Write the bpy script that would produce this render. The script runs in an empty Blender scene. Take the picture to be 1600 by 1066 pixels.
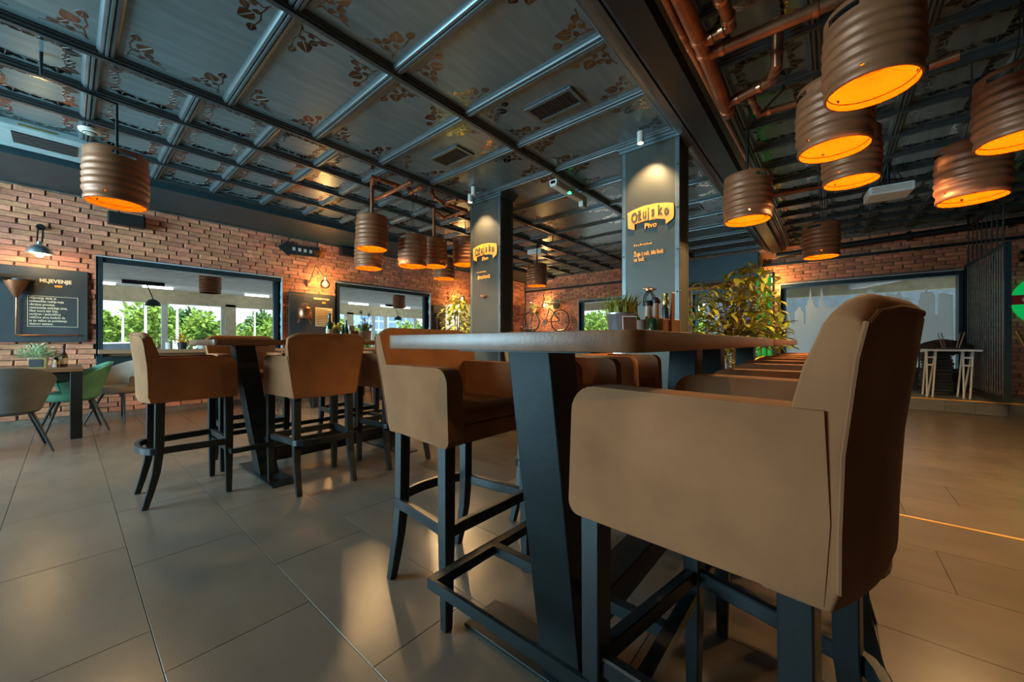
import bpy, bmesh, math, random
from mathutils import Vector, Matrix
from mathutils.geometry import tessellate_polygon
random.seed(7)
S = bpy.context.scene
C = S.collection
PI = math.pi

# ---------------------------------------------------------------- camera, world, large lights, exposure
F, CX, HZ, HC = 590.0, 800.0, 536.0, 1.05          # focal length in px, centre column, horizon row, eye height
T = math.atan2(500, 590); ct, st = math.cos(T), math.sin(T)
cam = bpy.data.cameras.new('camera'); camo = bpy.data.objects.new('camera', cam); C.objects.link(camo)
cam.sensor_width = 36; cam.lens = F / 1600 * 36; cam.shift_y = 3 / 1600; cam.clip_start = .02; cam.clip_end = 400
camo.location = (0, 0, HC); camo.rotation_euler = (PI / 2, 0, T - PI / 2)
S.camera = camo
S.view_settings.view_transform = 'Standard'
try: S.view_settings.look = 'None'
except Exception: pass
S.view_settings.gamma = 1.0; S.view_settings.use_curve_mapping = False
S.view_settings.exposure = 0.68
W = bpy.data.worlds.new('world'); S.world = W; W.use_nodes = True
bg = W.node_tree.nodes['Background']; bg.inputs[0].default_value = (.76, .87, 1.0, 1); bg.inputs[1].default_value = 1.3

def lamp(name, kind, loc, energy, col, size=.1, target=None, **k):
    d = bpy.data.lights.new(name, kind); d.energy = energy; d.color = col
    o = bpy.data.objects.new(name, d); C.objects.link(o); o.location = loc
    if kind == 'AREA':
        d.shape = 'RECTANGLE'; d.size, d.size_y = size
    elif kind in ('POINT', 'SPOT'): d.shadow_soft_size = size
    elif kind == 'SUN': d.angle = size
    if target is not None:
        o.rotation_euler = (Vector(target) - Vector(loc)).to_track_quat('-Z', 'Y').to_euler()
    for a, b in k.items(): setattr(d, a, b)
    return o
lamp('sun', 'SUN', (0, 0, 20), 4.5, (1, .95, .85), .02, (6, 14, 0))
# added cool fill light at an assumed, unseen window opening behind the camera
lamp('added_back_fill', 'AREA', (-3.9, 5.5, 1.75), 430, (.46, .82, 1.0), (3.6, 2.2), (0, 5.2, 1.75))

# ---------------------------------------------------------------- pixel helpers (1600 x 1066 frame)
def ray(x, y):
    r = (x - CX) / F; u = (HZ - y) / F
    return ct + r * st, st - r * ct, u
def onX(x, y, X): a, b, u = ray(x, y); k = X / a; return Vector((X, b * k, HC + u * k))
def onY(x, y, Y): a, b, u = ray(x, y); k = Y / b; return Vector((a * k, Y, HC + u * k))
def onZ(x, y, z): a, b, u = ray(x, y); k = (z - HC) / u; return Vector((a * k, b * k, z))

# ---------------------------------------------------------------- materials
MATS = {}
def M(name, col, rough=.5, metal=0., var=.12, scale=6., bump=0., bscale=60., stretch=(1, 1, 1), rnd=0., spec=.5, emit=None, es=0., col2=None, detail=6., rvar=0.):
    m = bpy.data.materials.new(name); m.use_nodes = True; nt = m.node_tree; N, L = nt.nodes, nt.links
    b = N['Principled BSDF']; b.inputs['Roughness'].default_value = rough; b.inputs['Metallic'].default_value = metal
    b.inputs['Specular IOR Level'].default_value = spec
    tc = N.new('ShaderNodeTexCoord'); mp = N.new('ShaderNodeMapping'); mp.inputs['Scale'].default_value = stretch
    L.new(tc.outputs['Object'], mp.inputs[0])
    nz = N.new('ShaderNodeTexNoise'); nz.inputs['Scale'].default_value = scale; nz.inputs['Detail'].default_value = detail
    L.new(mp.outputs[0], nz.inputs['Vector'])
    rp = N.new('ShaderNodeValToRGB')
    c2 = col2 if col2 else tuple(min(1, c * (1 + var * 2)) for c in col)
    c1 = tuple(c * (1 - var * 2) if not col2 else c for c in col)
    rp.color_ramp.elements[0].color = (*c1, 1); rp.color_ramp.elements[1].color = (*c2, 1)
    rp.color_ramp.elements[0].position = .2; rp.color_ramp.elements[1].position = .8
    L.new(nz.outputs['Fac'], rp.inputs[0])
    out = rp.outputs[0]
    if rnd:
        oi = N.new('ShaderNodeObjectInfo'); ge = N.new('ShaderNodeNewGeometry'); ad = N.new('ShaderNodeMath')
        L.new(oi.outputs['Random'], ad.inputs[0]); L.new(ge.outputs['Random Per Island'], ad.inputs[1])
        wn = N.new('ShaderNodeTexWhiteNoise'); wn.noise_dimensions = '1D'; L.new(ad.outputs[0], wn.inputs['W'])
        hs = N.new('ShaderNodeHueSaturation'); L.new(out, hs.inputs['Color'])
        mr = N.new('ShaderNodeMapRange'); mr.inputs[3].default_value = 1 - rnd; mr.inputs[4].default_value = 1 + rnd
        L.new(wn.outputs['Value'], mr.inputs[0]); L.new(mr.outputs[0], hs.inputs['Value'])
        sx = N.new('ShaderNodeSeparateColor'); L.new(wn.outputs['Color'], sx.inputs[0])
        m2 = N.new('ShaderNodeMapRange'); m2.inputs[3].default_value = .5 - rnd * .05; m2.inputs[4].default_value = .5 + rnd * .025
        L.new(sx.outputs[1], m2.inputs[0]); L.new(m2.outputs[0], hs.inputs['Hue'])
        out = hs.outputs[0]
    L.new(out, b.inputs['Base Color'])
    if rvar:
        n3 = N.new('ShaderNodeTexNoise'); n3.inputs['Scale'].default_value = scale * .6; L.new(mp.outputs[0], n3.inputs['Vector'])
        m3 = N.new('ShaderNodeMapRange'); m3.inputs[3].default_value = rough - rvar; m3.inputs[4].default_value = rough + rvar
        L.new(n3.outputs['Fac'], m3.inputs[0]); L.new(m3.outputs[0], b.inputs['Roughness'])
    if bump:
        n2 = N.new('ShaderNodeTexNoise'); n2.inputs['Scale'].default_value = bscale; n2.inputs['Detail'].default_value = 4
        L.new(mp.outputs[0], n2.inputs['Vector'])
        bp = N.new('ShaderNodeBump'); bp.inputs['Strength'].default_value = bump; bp.inputs['Distance'].default_value = .01
        L.new(n2.outputs['Fac'], bp.inputs['Height']); L.new(bp.outputs[0], b.inputs['Normal'])
    if emit:
        b.inputs['Emission Color'].default_value = (*emit, 1); b.inputs['Emission Strength'].default_value = es
    MATS[name] = m
    return m
def Mglass(name, tint=(.9, .95, .95), gloss=.12, rough=.02):
    m = bpy.data.materials.new(name); m.use_nodes = True; nt = m.node_tree; N, L = nt.nodes, nt.links
    N.remove(N['Principled BSDF'])
    t = N.new('ShaderNodeBsdfTransparent'); t.inputs[0].default_value = (*tint, 1)
    g = N.new('ShaderNodeBsdfGlossy'); g.inputs['Roughness'].default_value = rough
    mx = N.new('ShaderNodeMixShader'); fr = N.new('ShaderNodeLayerWeight'); fr.inputs[0].default_value = gloss
    L.new(fr.outputs['Fresnel'], mx.inputs[0]); L.new(t.outputs[0], mx.inputs[1]); L.new(g.outputs[0], mx.inputs[2])
    L.new(mx.outputs[0], N['Material Output'].inputs[0]); MATS[name] = m
    return m
def Mfrost(name, col):
    m = bpy.data.materials.new(name); m.use_nodes = True; nt = m.node_tree; N, L = nt.nodes, nt.links
    N.remove(N['Principled BSDF'])
    t = N.new('ShaderNodeBsdfTranslucent'); t.inputs[0].default_value = (*col, 1)
    d = N.new('ShaderNodeBsdfDiffuse'); d.inputs[0].default_value = (*col, 1)
    mx = N.new('ShaderNodeMixShader'); mx.inputs[0].default_value = .25
    L.new(t.outputs[0], mx.inputs[1]); L.new(d.outputs[0], mx.inputs[2]); L.new(mx.outputs[0], N['Material Output'].inputs[0])
    MATS[name] = m; return m

M('brick', (.54, .222, .115), .85, var=.2, scale=14, bump=.4, bscale=70, rnd=.26)
M('mortar', (.17, .125, .095), .95, var=.2, scale=20, bump=.4)
M('tile', (.165, .128, .094), .25, var=.08, scale=3.2, stretch=(1.6, .8, 1), rnd=.05, bump=.05, bscale=120, rvar=.02)
M('grout', (.045, .038, .03), .8)
M('ceil_panel', (.155, .225, .24), .30, .40, var=.14, scale=2.5, stretch=(1, 6, 1), rvar=.06)
M('rib', (.12, .155, .165), .36, .5, var=.1, scale=4)
M('leaf_print', (.27, .235, .215), .12, 1., var=.3, scale=9)
M('dark_soffit', (.018, .045, .055), .45, .2)
M('rib_dark', (.045, .062, .068), .36, .4)
M('beam_dark', (.022, .026, .026), .42, .3)
M('beam_trim', (.075, .070, .058), .4, .4)
M('plaster_dark', (.10, .09, .08), .8)
M('plaster_pale', (.62, .60, .55), .8)
M('frame_metal', (.030, .052, .060), .35, .5)
M('reveal', (.42, .50, .55), .45)
M('black_metal', (.016, .018, .018), .42, .4)
M('steel_leg', (.012, .020, .022), .38, .35, var=.25, scale=5, bump=.05)
M('stool_wood', (.008, .011, .012), .40, var=.3, scale=8, stretch=(1, 1, .2), bump=.05)
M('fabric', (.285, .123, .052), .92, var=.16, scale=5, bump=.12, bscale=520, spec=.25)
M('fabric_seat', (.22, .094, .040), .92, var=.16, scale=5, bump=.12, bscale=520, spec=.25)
M('fabric_grey', (.13, .135, .13), .85, var=.18, scale=4, bump=.15, bscale=200, spec=.3)
M('fabric_green', (.09, .24, .145), .8, var=.2, scale=4, bump=.12, bscale=200, spec=.3)
M('fabric_beige', (.25, .20, .155), .85, var=.22, scale=4, bump=.15, bscale=200, spec=.3)
M('wood_top', (.235, .105, .042), .36, col2=(.115, .046, .019), scale=5, stretch=(.7, 5, 5), bump=.04, bscale=30, detail=8)
M('wood_end', (.36, .26, .17), .5, col2=(.19, .125, .075), scale=5, stretch=(.8, 6, 6), bump=.1, bscale=30)
M('wood_dining', (.24, .12, .06), .4, col2=(.13, .06, .03), scale=5, stretch=(.7, 5, 5))
M('wood_sill', (.34, .20, .11), .5, col2=(.22, .12, .06), scale=4, stretch=(.7, 6, 6))
M('wood_caddy', (.30, .13, .04), .5, col2=(.2, .08, .025), scale=6, stretch=(5, 5, .6))
M('deck', (.20, .20, .19), .45, col2=(.13, .13, .125), scale=5, stretch=(5, .7, 5), rvar=.08)
M('keg', (.25, .085, .034), .47, .25, col2=(.40, .152, .062), scale=5, stretch=(1, 1, 3), bump=.08, bscale=25, rvar=.12)
M('keg_inner', (.085, .0128, .0003), 1., .0, var=.04, spec=0.)
M('weld', (.006, .001, .0), 1., var=.02, spec=0.)
M('bulb', (1, .8, .4), .4, emit=(1, .42, .05), es=.6)
M('copper', (.52, .22, .11), .3, .9, var=.2, scale=8)
M('copper_dull', (.34, .13, .06), .4, .75, var=.25, scale=6)
M('column_plate', (.056, .054, .042), .45, .25, spec=.3, var=.14, scale=2, stretch=(1, 1, .5), rvar=.1)
M('column_angle', (.10, .115, .115), .4, .6)
M('orange', (.90, .33, .03), .5, var=.03)
M('logo_dark', (.07, .05, .03), .6)
M('poster', (.035, .040, .042), .55, var=.2, scale=2)
M('cream', (.75, .62, .42), .7, var=.04)
M('white', (.78, .80, .78), .5, var=.03)
M('offwhite', (.62, .60, .52), .45, var=.05)
M('tube_lit', (.9, .9, .88), .4, emit=(1, .97, .9), es=4.5)
M('ac_teal', (.30, .42, .44), .5)
M('blind', (.13, .17, .20), .8)
M('chrome', (.75, .77, .79), .28, 1)
M('zinc', (.52, .58, .62), .3, .85, var=.15, scale=10)
M('leaf', (.16, .22, .02), .5, col2=(.42, .38, .04), scale=1.5, rnd=.35, spec=.4)
M('leaf_dark', (.05, .10, .02), .55, col2=(.14, .20, .04), scale=3, rnd=.3)
M('leaf_pale', (.32, .42, .22), .6, col2=(.5, .56, .34), scale=3, rnd=.2)
M('grass', (.14, .17, .015), .55, col2=(.40, .36, .05), scale=3, rnd=.3)
M('bark', (.15, .10, .06), .85, var=.3, scale=12, bump=.3)
M('tree_leaf', (.11, .24, .035), .7, col2=(.30, .44, .06), scale=.5, rnd=.3)
M('tree_leaf_dark', (.05, .15, .04), .7, col2=(.14, .26, .06), scale=.5, rnd=.3)
M('terracotta', (.35, .14, .07), .7)
M('asphalt', (.30, .30, .29), .9)
M('lawn', (.12, .22, .05), .9, var=.3, scale=2)
M('ceil_out', (.62, .63, .61), .8); M('ceil_out_light', (.88, .89, .87), .7); M('beam_beige', (.72, .62, .42), .7)
M('terrace_floor', (.62, .60, .56), .6)
M('car_paint', (.55, .62, .68), .25, .3); M('rubber', (.02, .02, .02), .7); M('car_glass', (.05, .07, .09), .1)
M('facade', (.40, .52, .66), .3, .2); M('facade_pane', (.16, .28, .42), .1, .3)
M('bottle_green', (.01, .05, .02), .12, spec=.8); M('bottle_brown', (.05, .02, .01), .12, spec=.8); M('cap_black', (.015, .015, .015), .4)
M('label_paper', (.6, .5, .3), .7); M('yellow', (.85, .62, .02), .6); M('orange_flower', (.9, .36, .02), .6)
M('shaker', (.62, .40, .30), .25, var=.1); M('gold', (.60, .45, .14), .25, .8)
M('dried', (.20, .17, .10), .9); M('basket', (.30, .17, .08), .8, bump=.5, bscale=60); M('white_flower', (.8, .78, .7), .7)
M('green_glow', (.0, .42, .09), .4, emit=(.0, .55, .10), es=.35); M('red', (.45, .03, .02), .5)
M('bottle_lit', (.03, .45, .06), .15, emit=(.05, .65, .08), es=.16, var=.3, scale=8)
M('blanket', (.055, .055, .055), .9, var=.2, bump=.4, bscale=40); M('bag', (.028, .026, .025), .85, bump=.5, bscale=15)
M('brass', (.78, .45, .12), .5, .4)
M('led_green', (.1, .8, .3), .4, emit=(.05, 1, .25), es=2.5)
M('spot_glow', (1, .8, .5), .4, emit=(1, .68, .30), es=25)
M('filament', (1, .8, .5), .4, emit=(1, .62, .25), es=14)
M('photo_print', (.07, .022, .012), .5, col2=(.24, .10, .055), scale=14)
M('fern_pot', (.45, .45, .42), .6)
Mglass('glass'); Mglass('globe', (.97, .95, .92), .25); Mfrost('frost', (.95, .97, .97))
Mglass('jar_glass', (.85, .9, .88), .3)

# ---------------------------------------------------------------- mesh helpers
class MB:
    def __init__(s): s.v = []; s.f = []
    def add(s, vs, fs):
        o = len(s.v); s.v += [tuple(v) for v in vs]; s.f += [tuple(i + o for i in f) for f in fs]; return s
    def box(s, x0, x1, y0, y1, z0, z1):
        return s.add([(x0,y0,z0),(x1,y0,z0),(x1,y1,z0),(x0,y1,z0),(x0,y0,z1),(x1,y0,z1),(x1,y1,z1),(x0,y1,z1)],
                     [(0,3,2,1),(4,5,6,7),(0,1,5,4),(1,2,6,5),(2,3,7,6),(3,0,4,7)])
    def obox(s, c, sx, sy, sz, rot=None):
        R = rot if rot is not None else Matrix.Identity(3); c = Vector(c); vs = []
        for z in (-.5, .5):
            for x, y in ((-.5,-.5),(.5,-.5),(.5,.5),(-.5,.5)): vs.append(c + R @ Vector((x*sx, y*sy, z*sz)))
        return s.add(vs, [(0,3,2,1),(4,5,6,7),(0,1,5,4),(1,2,6,5),(2,3,7,6),(3,0,4,7)])
    def loft(s, rings, cap0=True, cap1=True, closed=True):
        n = len(rings[0]); vs = [p for r in rings for p in r]; fs = []
        for i in range(len(rings) - 1):
            for j in range(n if closed else n - 1):
                k = (j + 1) % n; fs.append((i*n+j, i*n+k, (i+1)*n+k, (i+1)*n+j))
        if cap0: fs.append(tuple(range(n - 1, -1, -1)))
        if cap1: fs.append(tuple((len(rings)-1)*n + j for j in range(n)))
        return s.add(vs, fs)
    def prism(s, poly, axis, lo, hi):
        mk = {'x': lambda a, b, t: (t, a, b), 'y': lambda a, b, t: (a, t, b), 'z': lambda a, b, t: (a, b, t)}[axis]
        n = len(poly); tri = tessellate_polygon([[Vector((p[0], p[1], 0)) for p in poly]])
        vs = [mk(a, b, lo) for a, b in poly] + [mk(a, b, hi) for a, b in poly]
        fs = [tuple(t) for t in tri] + [tuple(i + n for i in t[::-1]) for t in tri]
        fs += [(i, (i+1) % n, (i+1) % n + n, i + n) for i in range(n)]
        return s.add(vs, fs)
    def tube(s, pts, r, n=8, cap=True):
        pts = [Vector(p) for p in pts]; rings = []; rr = r if isinstance(r, (list, tuple)) else [r] * len(pts)
        u = None
        for i, p in enumerate(pts):
            a = pts[max(0, i-1)]; b = pts[min(len(pts)-1, i+1)]; t = (b - a).normalized()
            if 0 < i < len(pts) - 1:
                t1 = (p - a).normalized(); t2 = (b - p).normalized(); t = (t1 + t2).normalized() if (t1 + t2).length > 1e-6 else t1
            if u is None:
                u = t.orthogonal().normalized()
            else:
                u = (u - t * u.dot(t)).normalized()
            w = t.cross(u)
            rings.append([p + (u * math.cos(k*2*PI/n) + w * math.sin(k*2*PI/n)) * rr[i] for k in range(n)])
        return s.loft(rings, cap, cap)
    def lathe(s, prof, n=24, c=(0, 0, 0), cap0=False, cap1=False, skip=None):
        c = Vector(c); rings = [[c + Vector((r*math.cos(k*2*PI/n), r*math.sin(k*2*PI/n), z)) for k in range(n)] for r, z in prof]
        vs = [p for r in rings for p in r]; fs = []
        for i in range(len(rings)-1):
            for j in range(n):
                if skip and skip(i, j): continue
                k = (j+1) % n; fs.append((i*n+j, i*n+k, (i+1)*n+k, (i+1)*n+j))
        if cap0: fs.append(tuple(range(n-1, -1, -1)))
        if cap1: fs.append(tuple((len(rings)-1)*n+j for j in range(n)))
        return s.add(vs, fs)
    def leaf(s, p, d, up, l, w, fold=.15, curl=.15):
        p = Vector(p); d = Vector(d).normalized(); sd = d.cross(Vector(up))
        if sd.length < 1e-4: sd = d.orthogonal()
        sd.normalize(); nn = sd.cross(d)
        q = [p, p + d*l*.35 + sd*w*.5 + nn*fold*w, p + d*l*.7 + sd*w*.38 + nn*fold*w - nn*curl*l*.3, p + d*l - nn*curl*l,
             p + d*l*.7 - sd*w*.38 + nn*fold*w - nn*curl*l*.3, p + d*l*.35 - sd*w*.5 + nn*fold*w, p + d*l*.5 - nn*curl*l*.1]
        return s.add(q, [(0,1,6),(1,2,6),(2,3,6),(3,4,6),(4,5,6),(5,0,6)])
    def mesh(s, name, mat, bevel=0, seg=2, smooth=False):
        me = bpy.data.meshes.new(name); me.from_pydata(s.v, [], s.f)
        bm = bmesh.new(); bm.from_mesh(me)
        bmesh.ops.recalc_face_normals(bm, faces=bm.faces)
        if bevel:
            es = [e for e in bm.edges if len(e.link_faces) == 2 and e.calc_face_angle(0) > .5]
            bmesh.ops.bevel(bm, geom=es, offset=bevel, segments=seg, affect='EDGES', profile=.5, clamp_overlap=True)
        bm.to_mesh(me); bm.free()
        if smooth:
            for p in me.polygons: p.use_smooth = True
            try: me.set_sharp_from_angle(angle=math.radians(50 if smooth is True else smooth))
            except Exception: pass
        me.materials.append(MATS[mat]); return me
    def build(s, name, mat, parent=None, bevel=0, seg=2, smooth=False, loc=None, rot=None):
        return ob(name, s.mesh(name, mat, bevel, seg, smooth), parent, loc, rot)
def ob(name, me, parent=None, loc=None, rot=None):
    o = bpy.data.objects.new(name, me); C.objects.link(o); o.parent = parent
    if loc is not None: o.location = loc
    if rot is not None: o.rotation_euler = rot
    return o
def tag(o, label, cat, group=None):
    o['label'] = label; o['category'] = cat
    if group: o['group'] = group
    return o
def thing(name, label, cat, loc=(0, 0, 0), rz=0, group=None):
    o = bpy.data.objects.new(name, None); C.objects.link(o); o.location = loc; o.rotation_euler = (0, 0, rz); o.empty_display_size = .1
    return tag(o, label, cat, group)
def struct(o): o['kind'] = 'structure'; return o
def sroot(name, loc=(0, 0, 0)):
    o = bpy.data.objects.new(name, None); C.objects.link(o); o.location = loc; o.empty_display_size = .1; return struct(o)
def dup(root, loc, rz=None, label=None, group=None, mats=None):
    def cp(o, par):
        c = o.copy(); C.objects.link(c); c.parent = par
        for ch in list(o.children): cp(ch, c)
        return c
    r = cp(root, None); r.location = loc
    if rz is not None: r.rotation_euler = (0, 0, rz)
    if label: r['label'] = label
    if group: r['group'] = group
    return r
def text(name, body, size, loc, rot, mat, parent=None, ext=.002, align='LEFT', sx=1., bold=0.):
    cu = bpy.data.curves.new(name, 'FONT'); cu.body = body; cu.size = size; cu.extrude = ext; cu.align_x = align; cu.offset = bold; cu.resolution_u = 3
    t = bpy.data.objects.new(name, cu); C.objects.link(t); me = bpy.data.meshes.new_from_object(t)
    bpy.data.objects.remove(t); bpy.data.curves.remove(cu)
    me.materials.clear(); me.materials.append(MATS[mat])
    o = ob(name, me, parent, loc, rot); o.scale = (sx, 1, 1); return o
LW = (PI/2, 0, 0)               # lettering on the long wall, read from the room
CF = (PI/2, 0, -PI/2)           # lettering on faces that look towards the camera's side (-X)

# ================================================================ SETTING
YL, XF = 7.8, 9.9
def prj(p):
    d = p[0]*ct + p[1]*st; r = p[0]*st - p[1]*ct
    if d < .2: return None
    return CX + F*r/d, HZ - F*(p[2]-HC)/d, d
def inframe(p, m=40):
    q = prj(p); return q is not None and -m < q[0] < 1600+m and -m < q[1] < 1066+m

# ---- floor: stone tiles 0.44 x 0.88 in staggered columns over a grout bed
fl = struct(MB().box(-4, 9.95, -6, 8.0, -.06, -.006).build('floor', 'grout'))
tiles = []
TX, TY = .44, .88
i0 = -9
for i in range(i0, 23):
    x0 = .2 + TX * i
    off = {-1: .135, 0: -.14, 5: -.40, 7: -.345}.get(i, ((i * 37) % 7) / 7 * TY)
    k0 = math.floor((-6 - off) / TY)
    for k in range(k0, k0 + 17):
        y0 = off + k * TY; y1 = min(y0 + TY, 7.8)
        if y0 < -6 or y0 > 7.7 or x0 + TX > 9.95: continue
        tiles.append((x0, x0 + TX, y0, y1))
def tscore(t):
    c = ((t[0]+t[1])/2, (t[2]+t[3])/2, 0)
    ok = any(inframe((x, y, 0), 0) for x in (t[0], c[0], t[1]) for y in (t[2], c[1], t[3]))
    return (0 if ok else 1, math.hypot(c[0], c[1]))
tiles.sort(key=tscore)
G = .0012
tm = MB().box(-TX/2+G, TX/2-G, -TY/2+G, TY/2-G, -.012, 0).mesh('tile', 'tile', .0008, 1)
rest = MB()
for n, (a, b, c, d) in enumerate(tiles):
    if n < 300 and d - c > TY - .01: ob('tile', tm, fl, ((a+b)/2, (c+d)/2, 0))
    else: rest.box(a+G, b-G, c+G, d-G, -.012, 0)
o = rest.build('tile_field', 'tile', fl); o['kind'] = 'stuff'
MB().box(3.278, 3.302, -5.9, 1.6, -.004, .0025).build('brass_strip', 'brass', fl)['label'] = 'thin brass joint strip set in the floor'

# ---- brick walls
def brick_wall(root, axis, a0, a1, holes, face, sgn, zmax, zmin=0.):
    """axis 'x': wall runs along X at Y=face; axis 'y': runs along Y at X=face. bricks stand proud towards the room (sgn)."""
    L_, H_, jx, jz = .245, .062, .014, .007
    vs = []
    for q in range(8):
        m = MB(); jt = lambda s=.0035: random.uniform(-s, s)
        dp = random.uniform(.014, .026)
        pts = []
        for z in (0, H_):
            for (u, w) in ((0, 0), (L_, 0), (L_, dp), (0, dp)):
                pts.append((u + jt(.006)*(w > 0), w + jt(.004)*(w > 0), z + jt(.004)*(w > 0)))
        if axis == 'x': pp = [(u - L_/2, sgn * w, z) for u, w, z in pts]
        else: pp = [(sgn * w, u - L_/2, z) for u, w, z in pts]
        m.add(pp, [(0,3,2,1),(4,5,6,7),(0,1,5,4),(1,2,6,5),(2,3,7,6),(3,0,4,7)])
        vs.append((m.mesh('brick', 'brick', .004, 1), m))
    cand = []; rest = MB(); row = 0; z = zmin + .004
    while z + H_ < zmax:
        a = a0 - (row % 2) * .122 + random.uniform(-.03, .03)
        while a < a1:
            g = jx + random.choice((0, 0, .004, .010)); b0, b1 = max(a, a0), min(a + L_, a1)
            segs = [(b0, b1)]
            for (h0, h1, hz0, hz1) in holes:
                if z + H_ > hz0 and z < hz1:
                    ns = []
                    for s0, s1 in segs:
                        if s1 <= h0 or s0 >= h1: ns.append((s0, s1))
                        else:
                            if s0 < h0: ns.append((s0, h0))
                            if s1 > h1: ns.append((h1, s1))
                    segs = ns
            for s0, s1 in segs:
                if s1 - s0 < .03: continue
                c = (s0 + s1) / 2
                p = (c, face, z + H_/2) if axis == 'x' else (face, c, z + H_/2)
                q = prj(p)
                full = s1 - s0 > L_ - .001
                if full and q and -10 < q[0] < 1610 and -10 < q[1] < 1076:
                    e0 = prj((s0, face, z) if axis == 'x' else (face, s0, z)); e1 = prj((s1, face, z) if axis == 'x' else (face, s1, z))
                    cand.append((-abs(e1[0]-e0[0]) / q[2], p, z))
                else:
                    dp = random.uniform(.02, .036)
                    f0, f1 = sorted((face, face + sgn*dp))
                    if axis == 'x': rest.box(s0, s1, f0, f1, z, z + H_)
                    else: rest.box(f0, f1, s0, s1, z, z + H_)
            a += L_ + g
        z += H_ + jz; row += 1
    cand.sort()
    for n, (s_, p, z) in enumerate(cand):
        me, m = random.choice(vs)
        loc = Vector((p[0], p[1], z))
        if n < 300: ob('brick', me, root, loc)
        else: rest.add([Vector(v) + loc for v in m.v], m.f)
    o = rest.build('brick_field', 'brick', root); o['kind'] = 'stuff'
def wall_slab(name, axis, a0, a1, holes, f0, f1, z1, mat):
    m = MB(); hs = sorted(holes); a = a0
    bx = (lambda u0, u1, z0_, z1_: m.box(u0, u1, f0, f1, z0_, z1_)) if axis == 'x' else (lambda u0, u1, z0_, z1_: m.box(f0, f1, u0, u1, z0_, z1_))
    for h0, h1, hz0, hz1 in hs:
        bx(a, h0, 0, z1); 
        if hz0 > 0: bx(h0, h1, 0, hz0)
        bx(h0, h1, hz1, z1); a = h1
    bx(a, a1, 0, z1)
    return struct(m.build(name, mat))
W1 = (.28, 2.57, .86, 2.25); W2 = (3.60, 5.95, .86, 2.29)
W3 = (4.10, 5.76, .55, 2.31); W4 = (-1.70, .84, .55, 2.29); W5 = (1.38, 2.60, .12, 2.30)
wl = wall_slab('wall_left', 'x', -4, 10.15, [W1, W2], YL + .03, YL + .22, 3.3, 'mortar')
brick_wall(wl, 'x', -1.6, 9.88, [W1, W2], YL + .03, -1, 3.06)
wf = wall_slab('wall_far', 'y', -6, 8.0, [W4, W5, W3], XF + .03, XF + .22, 3.3, 'mortar')
brick_wall(wf, 'y', -3.2, 7.78, [W4, W5, W3], XF + .03, -1, 3.12)
WB_ASSUMED = [(3.4, 7.5, .7, 2.8)]  # assumed opening behind the viewer, unseen, added to let cool light in
wall_slab('wall_back', 'y', -6, 8.0, WB_ASSUMED, -4.2, -4.0, 3.3, 'plaster_dark')
struct(MB().box(-4.2, 10.15, -6.2, -6, 0, 3.3).build('wall_right', 'plaster_dark'))

# ---- ceiling
ce = struct(MB().box(-4, 10.1, -6, 8.0, 3.20, 3.34).build('ceiling', 'dark_soffit'))
def leaf2d(m, x, y, a, l, w):
    ca, sa = math.cos(a), math.sin(a)
    for s_ in (-1, 1):
        pl = [(.0, .04*s_), (.22*l, .42*w*s_), (.45*l, .5*w*s_), (.75*l, .3*w*s_), (l, .02*s_*w), (.5*l, .05*w*s_)]
        pl[0] = (0, .05*w*s_)
        m.prism([(x + u*ca - v*sa, y + u*sa + v*ca) for u, v in pl], 'z', -.0012, 0)
def vine(m, pts, w=.004):
    for p, q in zip(pts, pts[1:]):
        dx, dy = q[0]-p[0], q[1]-p[1]; l = math.hypot(dx, dy) or 1; nx, ny = -dy/l*w, dx/l*w
        m.prism([(p[0]+nx, p[1]+ny), (q[0]+nx, q[1]+ny), (q[0]-nx, q[1]-ny), (p[0]-nx, p[1]-ny)], 'z', -.001, 0)
def orn(w, l, big):
    m = MB()
    for sx in (-1, 1):
        for sy in (-1, 1):
            if big:
                cx, cy = sx*(w/2-.10), sy*(l/2-.10)
                L = [(0, -.09, .115, .10, 1.0), (-.075, -.03, .07, .055, 2.2), (-.13, 0., .07, .05, 2.8), (.0, .0, .05, .04, .3), (.02, -.19, .08, .06, 1.7), (.035, -.06, .05, .04, .2)]
                for dx, dy, ll, ww, a in L:
                    bx, by = cx + sx*dx, cy + sy*dy
                    ang = math.atan2(-sy*math.sin(a)*1.0, -sx*math.cos(a))
                    leaf2d(m, bx, by, ang, ll, ww)
                vine(m, [(cx+sx*.06, cy+sy*.05), (cx+sx*.03, cy), (cx-sx*.02, cy+sy*.02), (cx-sx*.08, cy+sy*.01), (cx-sx*.16, cy+sy*.03)])
                vine(m, [(cx+sx*.05, cy+sy*.03), (cx+sx*.035, cy-sy*.06), (cx+sx*.05, cy-sy*.12), (cx+sx*.035, cy-sy*.2)])
            else:
                cx, cy = sx*(w/2-.105), sy*(l/2-.105)
                leaf2d(m, cx-sx*.03, cy, math.atan2(sy*.8, sx*.1), .10, .085); leaf2d(m, cx, cy-sy*.03, math.atan2(sy*.1, sx*.8), .10, .085)
                leaf2d(m, cx, cy, math.atan2(sy*.6, sx*.6), .07, .06)
                vine(m, [(cx, cy), (cx - sx*.07, cy + sy*.025), (cx - sx*.15, cy + sy*.01)], .003)
                vine(m, [(cx, cy), (cx + sx*.025, cy - sy*.07), (cx + sx*.01, cy - sy*.15)], .003)
    if not big:
        for s_ in (-1, 1):
            for d in (-.09, -.03, .03, .09):
                leaf2d(m, d, s_*(l/2-.07), .5 if d < 0 else PI-.5, .065, .042); leaf2d(m, s_*(w/2-.07), d, PI/2+.5 if d < 0 else -PI/2+.5, .065, .042)
    return m.mesh('leaf_ornament', 'leaf_print')
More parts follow.
